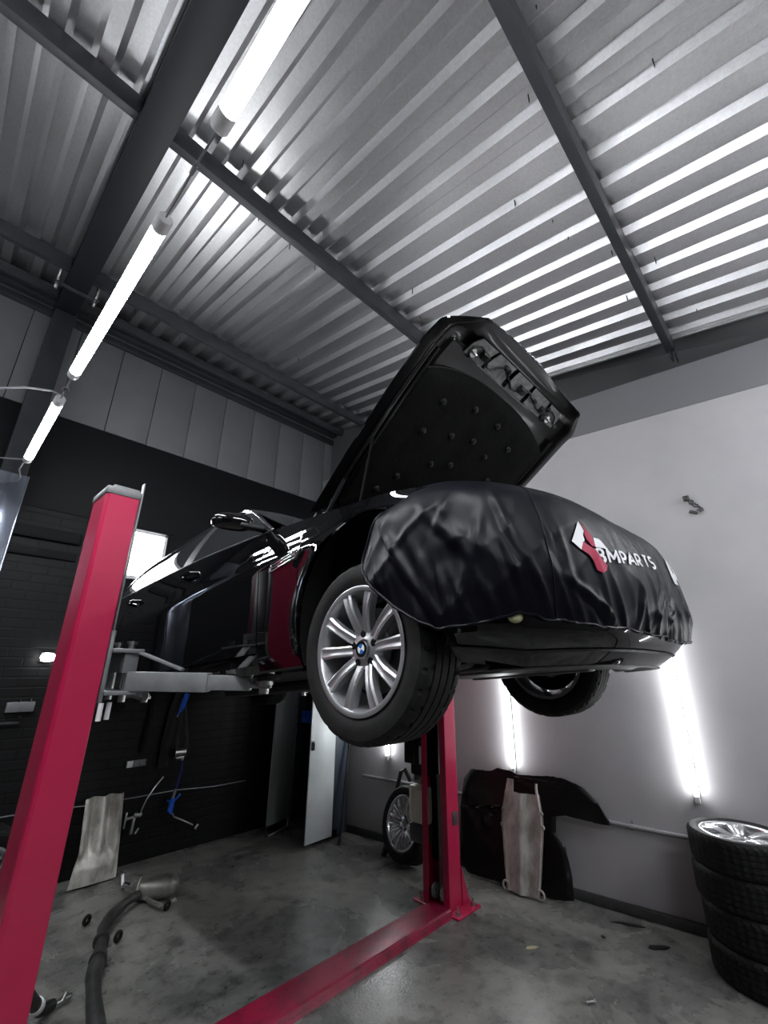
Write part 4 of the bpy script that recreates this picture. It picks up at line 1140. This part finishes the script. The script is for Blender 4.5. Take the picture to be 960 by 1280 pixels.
hl = MB(); hl.tube([cb_(3.53, 4.520, .98), cb_(3.53, 4.49, .98), cb_(3.53, 4.49, 1.05), cb_(3.53, 4.520, 1.05)], .009, 8); hl.box(cb_(3.515, 4.515, .965), cb_(3.56, 4.523, 1.065), .003)
obj('latch', hl, M_black, dr)
ft = MB(); ft.tube([cb_(3.80, 5.28, .10), cb_(3.80, 5.28, .02), cb_(3.46, 5.16, .012)], .008, 8); obj('door_stay', ft, M_white, dl)
def jar(label, x, y, z, h, r, mat, cat='bottle', name='plastic_bottle'):
    m = MB(); m.tube([(x, y, z), (x, y, z+h*.72), (x, y, z+h*.8), (x, y, z+h*.84)], [r, r, r*.7, r*.45], 16)
    o = obj(name, m, mat); tag(o, label, cat)
    c = MB(); c.cyl((x, y, z+h*.84), (x, y, z+h), r*.5); obj('cap', c, M_black, o)
jar('blue bottle standing on the upper cabinet shelf, left of the green one', 3.925, 5.20, 1.551, .2, .035, M_blue)
jar('green bottle standing on the upper cabinet shelf', 3.925, 5.10, 1.551, .2, .035, M_green)
jar('green-capped red bottle at the right end of the upper cabinet shelf', 3.925, 5.00, 1.551, .17, .035, M_redp)
def crate(label, x, y, z, w, h, mat):
    m = MB(); m.box((x-.045, y-w/2, z), (x+.045, y+w/2, z+.006)); 
    for lo, hi in (((x-.045, y-w/2, z), (x-.039, y+w/2, z+h*.55)), ((x+.039, y-w/2, z), (x+.045, y+w/2, z+h)), ((x-.045, y-w/2, z), (x+.045, y-w/2+.006, z+h)), ((x-.045, y+w/2-.006, z), (x+.045, y+w/2, z+h))): m.box(lo, hi, .002)
    tag(obj('parts_bin', m, mat), label, 'bin')
crate('blue parts bin on the cabinet shelf under the bottles', 3.93, 5.17, 1.181, .16, .14, M_blue)
crate('blue parts bin beside another one nearer the white cabinet door', 3.93, 4.97, 1.181, .16, .14, M_blue)
jar('small red bottle on the third cabinet shelf', 3.925, 5.12, 1.37, .001+.13, .03, M_redp) if False else None
m = MB(); m.tube([(3.90, 4.41, .0), (4.02, 4.475, .6), (4.16, 4.54, 1.32)], .013, 10); m.cyl((3.89, 4.405, .0), (3.905, 4.413, .05), .02)
tag(obj('leaning_pole', m, M_darksteel), 'thin dark pole leaning on the side of the tall cabinet', 'pole')

# ------------------------------------------------------------------ plastic undertray and aluminium shield leaning on the right wall
def lean_frame(y, d_bottom, d_top, ztop):
    pass
ut = [(2.98, .03), (3.05, .12), (3.06, .55), (3.02, .80), (2.95, .885), (2.72, .90), (2.65, .935), (2.52, .925), (2.45, .90), (2.1, .93), (2.0, .925), (1.85, .88), (1.73, .78), (1.655, .66), (1.65, .63), (1.72, .625), (2.02, .64), (2.10, .62), (2.11, .50), (2.04, .42), (2.00, .20), (2.0, .05), (2.08, .03), (2.20, .015), (2.4, .03), (2.7, .03)]
mb = MB()
def utp(a, b_):
    dd = .13*(1-b_/.95) + .04
    rel = .014*noise.noise(Vector((a*6, b_*6, 0))) + .012*max(0, noise.noise(Vector((a*11, b_*9, 7))))
    wn_ = max(0, 1-abs(a-2.8)/.28)*max(0, 1-abs(b_-.52)/.22); rel += .05*wn_*sin(a*38)*sin(b_*24)
    return wpt(a, max(.012, dd)+.02+rel*1.0, b_)
vs_f, tr_f = fill(ut, 4); mb.add([utp(q.x, q.y) for q in vs_f], tr_f)
uo = obj('plastic_undertray', mb, M_utray, None, 50); uo.modifiers.new('thickness', 'SOLIDIFY').thickness = .006; tag(uo, 'large black plastic undertray leaning on the grey wall behind the red post', 'undertray')
sh = MB()
bz_ = lambda z: smooth(z, [.02, .15, .35, .55, .72, .80], [.145, .165, .185, .20, .175, .165])
def shp(t, z):
    w = bz_(z); a = 2.41 + w*t - .0
    rib = .020*cos(t*pi*1.0)*(1-abs(t)**3) + .010*math.exp(-((t-.05)/.12)**2) - .012*math.exp(-((t+.35)/.2)**2)
    edge = -.014 if abs(t) > .9 else 0
    dd = .19*(1-z/.85) + .09
    return wpt(a, dd + rib + edge + .004*noise.noise(Vector((t*4, z*8, 0))), z)
sh.grid(shp, [-1+2*i/36 for i in range(37)], [.02+.74*i/40 for i in range(41)])
for t0, t1, zt in ((.45, .95, .86), (-.98, -.80, .85)):
    sh.grid(lambda t, z: shp(t, z), [t0+(t1-t0)*i/4 for i in range(5)] if t0 < 0 else [t0+(t1-t0)*i/5 for i in range(6)], [.755, .79, .82, zt])
for t0 in (1.02, -1.04):
    c = shp(t0, .045); pts = [c + wdir*(.03*cos(a)) + Vector((0, 0, .034*sin(a))) for a in [2*pi*i/16 for i in range(16)]]
    sh.tube(pts, .010, 8, closed=True)
for t0, zz in ((.92, .60), (-.93, .62), (-.95, .52), (.95, .48)):
    c = shp(t0, zz)+wnor*.006; sh.tube([c, c+wnor*.008], [.022, .016], 12)
so = obj('heat_shield', sh, M_alu, None, 40, solid=.003); tag(so, 'ribbed aluminium shield leaning on the black undertray by the grey wall', 'heat shield')
# the second shield, on the left
s2 = MB()
def s2p(t, z):
    w = .165 + (.045*max(0, (.22-z)/.22) if t < 0 else 0)
    xx = 1.70 + w*t - (.03*max(0, .3-z) if t < 0 else 0)
    rib = .034*cos(t*pi*2.3+.5)*(z > .2) * min(1, max(0, (z-.2)/.06)) + .05*max(0, 1-abs(z-.14)/.16)*(1-t*t)
    yy = 5.46 - .20*(1-z/.68) - .03
    return Vector((xx, yy - rib + .005*noise.noise(Vector((t*5, z*9, 3))), z))
s2.grid(s2p, [-1+2*i/36 for i in range(37)], [.015+.645*i/40 for i in range(41)])
s2.tube([s2p(1, .015+.645*i/20) for i in range(21)], .006, 8); s2.tube([s2p(-1, .015+.645*i/20) for i in range(21)], .006, 8); s2.tube([s2p(-1+2*i/20, .66) for i in range(21)], .006, 8)
o = obj('heat_shield', s2, M_alu, None, 40, solid=.003); tag(o, 'dirty ribbed heat shield leaning on the black wall beside the near red post', 'heat shield')

# ------------------------------------------------------------------ exhaust section on the floor
ex = thing('exhaust_section', 'rusty exhaust pipe with its silencer box lying on the floor', 'exhaust', (1.9, 4.5, 0))
def el(x, y, z): return Vector((x-1.9, y-4.5, z))
pts = [(1.16, 3.0), (1.20, 3.25), (1.25, 3.5), (1.31, 3.75), (1.40, 3.97), (1.45, 4.12), (1.50, 4.28), (1.60, 4.42), (1.74, 4.54), (1.88, 4.60)]
sm_ = []
for i in range(len(pts)-1):
    for k in range(6): 
        t = k/6; sm_.append(el(pts[i][0]+(pts[i+1][0]-pts[i][0])*t, pts[i][1]+(pts[i+1][1]-pts[i][1])*t, .045+.03*max(0, (i+t-5)/4)))
sm_.append(el(1.90, 4.60, .075))
pm = MB(); pm.tube(sm_, [.036+.004*sin(i*.35) + (.008 if i < 22 else 0) for i in range(len(sm_))], 18); obj('pipe', pm, M_pipeblk, ex, 40)
for i in (22, 30):
    fl = MB(); fl.tube([sm_[i], sm_[i]+(sm_[i+1]-sm_[i])*.9], .052, 20); obj('pipe_joint', fl, M_pipeblk, ex)
bx = MB()
def boxf(a, t):
    X = -.185+.37*t; e = (1-abs(2*t-1)**4)**.5 if 0 < t < 1 else 0
    q = abs(cos(a))**.7*math.copysign(1, cos(a)); r_ = abs(sin(a))**.8*math.copysign(1, sin(a))
    return Matrix.Rotation(radians(-30), 3, 'Z') @ Vector((X, .105*e*q, .075*e*r_ + .002*sin(t*40))) + el(1.985, 4.60, .085)
bx.grid(boxf, [2*pi*i/32 for i in range(32)], [i/24 for i in range(25)], wrap=True)
so_ = obj('silencer_box', bx, M_exh, ex, 50)
sm2 = MB(); sm2.tube([Vector(boxf(2*pi*i/40, .14)) for i in range(40)], .006, 6, closed=True); obj('weld_seam', sm2, M_alu, ex)
hb = MB(); hb.bar(el(1.92, 4.72, .05), el(1.78, 4.80, .10), .05, .03, .006); hb.bar(el(1.78, 4.78, .06), el(1.77, 4.82, .17), .03, .012, .003); hb.cyl(el(1.84, 4.76, .09), el(1.86, 4.73, .12), .016)
obj('hanger_bracket', hb, M_bolt, ex)
for px, py in ((1.56, 4.12), (1.46, 4.52), (1.98, 4.32)):
    rg = MB(); c = el(px, py, .04); rg.tube([c+Vector((.022*cos(t), .012*cos(t), .024*sin(t))) for t in [2*pi*i/16 for i in range(16)]], .013, 8, closed=True); obj('rubber_hanger', rg, M_tyre, ex)
cb = MB(); cb.bar(el(1.86, 4.50, .07), el(1.94, 4.33, .04), .04, .012, .003); cb.tube([el(1.94, 4.33, .03), el(2.06, 4.36, .04)], .018, 10); obj('strap', cb, M_exh, ex)

# ------------------------------------------------------------------ things on the black wall
def W(x, z, d=0): return Vector((x, YL-d, z))
m = MB(); m.box(W(.90, 1.90, .06), W(1.0, 1.985, .0), .01); wl = obj('wall_lamp', m, M_white); tag(wl, 'small bright lamp on the black wall left of the red post', 'lamp')
m = MB(); m.sphere(W(.955, 1.94, .075), .05, 20, (1.3, .5, .75)); obj('lamp_head', m, principled('lamp_glow', (.9, .9, .9), .4, emis=(1, 1, 1), estr=40), wl)
m = MB(); m.box(W(.74, 1.46, .05), W(.95, 1.545, 0), .006); eb = obj('junction_box', m, M_grey); tag(eb, 'grey junction box low on the black wall left of the red post', 'box')
for xx in (.83, .91): q = MB(); q.cyl(W(xx, 1.545, .025), W(xx, 1.57, .025), .012); obj('cable_gland', q, M_black, eb)
m = MB(); m.tube([W(.60, 1.36, .0), W(.66, 1.37, .05), W(.86, 1.365, .03)], .018, 10); m.cyl(W(.86, 1.365, .03), W(.86, 1.365, .0), .018); m.cyl(W(.86, 1.36, .02), W(.86, 1.42, .04), .012)
tag(obj('pipe_bracket', m, M_darksteel), 'dark pipe stub under the junction box', 'bracket')
m = MB(); m.box(W(1.865, .87, .02), W(2.06, .935, 0), .006); so_ = obj('wall_socket', m, M_grey); tag(so_, 'triple wall socket strip on the black wall below the grey arm', 'socket')
q = MB(); q.box(W(1.868, .873, .03), W(1.925, .932, .018), .004); obj('switch_rocker', q, M_white, so_)
for xx in (1.96, 2.02): q = MB(); q.box(W(xx-.027, .876, .026), W(xx+.027, .93, .018), .004); obj('socket_face', q, M_pipe, so_)
m = MB(); m.tube([W(-.5+i*.42, .60+.012*sin(i*2.1)-.012*i*.9+ .05, .012) for i in range(10)], .006, 8)
tag(obj('wall_wire', m, M_wire), 'thin pale wire strung along the black wall above the floor', 'wire')
m = MB(); m.tube([W(1.98, 3.0, .022), W(1.99, 2.0, .022), W(2.02, 1.4, .022), W(1.99, 1.0, .022)], .025, 10)
tag(obj('drain_pipe', m, M_blackwall), 'black upright pipe on the black wall above the socket strip', 'pipe')
# hanging jacket
jm = MB()
def jk(t, z):
    u = (1.60-z)/.72
    w = interp(u, [0, .08, .3, .7, 1], [.03, .06, .10, .15, .16]); cxj = 2.285 + .055*u
    fold = .022*cos(t*pi*3.2+u)*u + .02*noise.noise(Vector((t*3, z*4, 0)))
    return W(cxj + w*t, z + (.05*t*u if u > .8 else 0), .05 + .055*sqrt(max(0, 1-t*t)) + fold*(1-abs(t)*.3))
jm.grid(jk, [-1+2*i/30 for i in range(31)], [1.60-.72*i/24 for i in range(25)])
o = obj('work_jacket', jm, M_cloth, None, 60, solid=.008); tag(o, 'black work jacket hanging on the black wall under the grey arm', 'jacket')
m = MB(); m.tube([W(2.30, 1.62, .0), W(2.30, 1.62, .10), W(2.30, 1.66, .12)], .008, 8); tag(obj('wall_hook', m, M_bolt), 'steel wall hook that holds the black jacket', 'hook')
m = MB(); m.tube([W(2.335, 1.58, .15), W(2.30, 1.44, .15), W(2.285, 1.40, .15)], [.028, .03, .018], 12); m.bar(W(2.30, 1.47, .15), W(2.26, 1.36, .16), .014, .02, .003)
o = obj('blow_gun', m, M_blue); tag(o, 'blue air gun clipped on the hook above the black jacket', 'air gun')
q = MB(); q.tube([W(2.285, 1.40, .15), W(2.255, 1.34, .15)], .008, 8); obj('nozzle', q, M_bolt, o)
m = MB(); m.cyl(W(2.29, .985, .15), W(2.40, .985, .15), .045, n=24); m.cyl(W(2.28, .985, .15), W(2.295, .985, .15), .055, n=24); m.bar(W(2.31, .93, .15), W(2.40, .93, .15), .03, .02, .004); m.bar(W(2.34, 1.0, .15), W(2.34, 1.0, .0), .05, .05, .004); m.cyl(W(2.385, .95, .15), W(2.385, .90, .15), .014)
tag(obj('pressure_regulator', m, M_bolt), 'silver air pressure regulator on the wall at the jacket hem', 'regulator')
m = MB(); m.tube([W(2.385, .90, .15), W(2.40, .80, .14), W(2.385, .70, .13), W(2.375, .62, .12)], .010, 10)
m2 = principled('blue_hose', (.03, .03, .22), .4)
o = obj('air_hose', m, m2); tag(o, 'blue air hose hanging down from the silver regulator', 'hose')
m = MB(); m.tube([W(2.375, .62, .12), W(2.36, .54, .12)], .016, 10); obj('hose_coupling', m, M_bolt, o)
m = MB(); m.tube([W(2.36, .54, .12), W(2.35, .42, .12)], [.022, .028], 12); m.bar(W(2.37, .50, .12), W(2.43, .57, .13), .012, .014, .002); m.bar(W(2.33, .45, .12), W(2.36, .40, .14), .03, .02, .004)
m.bar(W(2.35, .50, .12), W(2.35, .50, .0), .012, .012, .002)
o = obj('blow_gun', m, M_blue); tag(o, 'blue air gun hanging on the hose end near the floor', 'air gun')
q = MB(); q.tube([W(2.36, .42, .12), W(2.40, .36, .12), W(2.50, .31, .12), W(2.62, .245, .12)], .008, 8); obj('nozzle', q, M_bolt, o)
q = MB(); q.cyl(W(2.70, .17, .02), W(2.73, .21, .02), .014); q.cyl(W(2.715, .19, .02), W(2.715, .19, 0), .006); tag(obj('hose_end', q, M_bolt), 'small shiny fitting on the black wall beyond the air gun nozzle', 'fitting')
m = MB(); m.tube([W(2.26, .74, .03), W(2.18, .66, .05), W(2.11, .56, .06), W(2.08, .48, .06), W(2.07, .41, .06)], .007, 8); m.bar(W(1.93, .42, .08), W(2.08, .44, .08), .022, .025, .004); m.bar(W(2.01, .44, .08), W(2.0, .28, .08), .028, .028, .008); m.bar(W(1.93, .48, .08), W(1.925, .34, .08), .02, .02, .004); m.sphere(W(2.02, .44, .08), .026, 12)
m.cyl(W(2.08, .31, .05), W(2.05, .27, .06), .01)
m.bar(W(1.93, .47, .08), W(1.93, .47, .0), .014, .014, .002)
tag(obj('spray_gun', m, M_bolt), 'small steel spray gun hanging on the black wall above the exhaust', 'spray gun')
m = MB(); m.box((.35, 5.25, .66), (.78, 5.49, .70), .006); m.bar((.5, 5.48, .50), (.5, 5.3, .66), .03, .02, .003)
tag(obj('wall_shelf', m, M_grey), 'small grey shelf on the black wall at the left picture edge', 'shelf')

# ------------------------------------------------------------------ scraps on the floor
def scrap(name, label, cat, x, y, pts, h, mat, yaw=0, bend=.5):
    m = MB(); n = len(pts)
    top = [Vector((a, b_, h*(.6+.4*noise.noise(Vector((a*30, b_*30, x)))))) for a, b_ in pts]
    bot = [Vector((a, b_, 0)) for a, b_ in pts]
    m.add(bot+top, [tuple(range(n))[::-1], tuple(range(n, 2*n))] + [(i, (i+1) % n, n+(i+1) % n, n+i) for i in range(n)])
    m.xf(Matrix.Translation((x, y, .001)) @ Matrix.Rotation(yaw, 4, 'Z')); tag(obj(name, m, mat), label, cat)
scrap('plastic_scrap', 'ragged black plastic scrap on the floor in front of the tyre stack', 'scrap', 4.27, 1.33, [(-.07, -.01), (-.05, .02), (.0, .018), (.05, .03), (.085, .01), (.05, -.015), (.0, -.02), (-.04, -.03)], .012, M_trimblack, -.9)
scrap('plastic_scrap', 'small black crumb on the floor near the grey wall', 'scrap', 4.13, 1.66, [(-.02, -.01), (.0, .015), (.025, .01), (.01, -.015)], .008, M_trimblack, .2)
scrap('plastic_scrap', 'flat black sliver on the floor along the curb of the grey wall', 'scrap', 4.45, 1.58, [(-.12, -.01), (-.04, .02), (.05, .012), (.13, .02), (.06, -.02), (-.05, -.022)], .006, M_trimblack, 1.9)
scrap('dry_leaf', 'pale dry leaf on the floor right of the far post foot', 'leaf', 3.62, 1.98, [(-.05, -.01), (-.02, .02), (.03, .015), (.06, 0), (.02, -.018), (-.03, -.02)], .008, M_leaf, -.6)
m = MB(); m.cyl((3.33, 1.49, .008), (3.37, 1.46, .010), .007, n=10); m.cyl((3.37, 1.46, .011), (3.378, 1.454, .011), .012, n=6)
tag(obj('loose_bolt', m, M_bolt), 'single loose shiny bolt on the floor at the bottom right', 'bolt')

# ------------------------------------------------------------------ world and view
wd = bpy.data.worlds.new('world'); SC.world = wd; wd.use_nodes = True
wd.node_tree.nodes['Background'].inputs['Color'].default_value = (.02, .021, .023, 1)
wd.node_tree.nodes['Background'].inputs['Strength'].default_value = .5
vsx = SC.view_settings; vsx.view_transform = 'Standard'; vsx.look = 'None'; vsx.exposure = 0.65; vsx.gamma = 1.0; vsx.use_curve_mapping = False
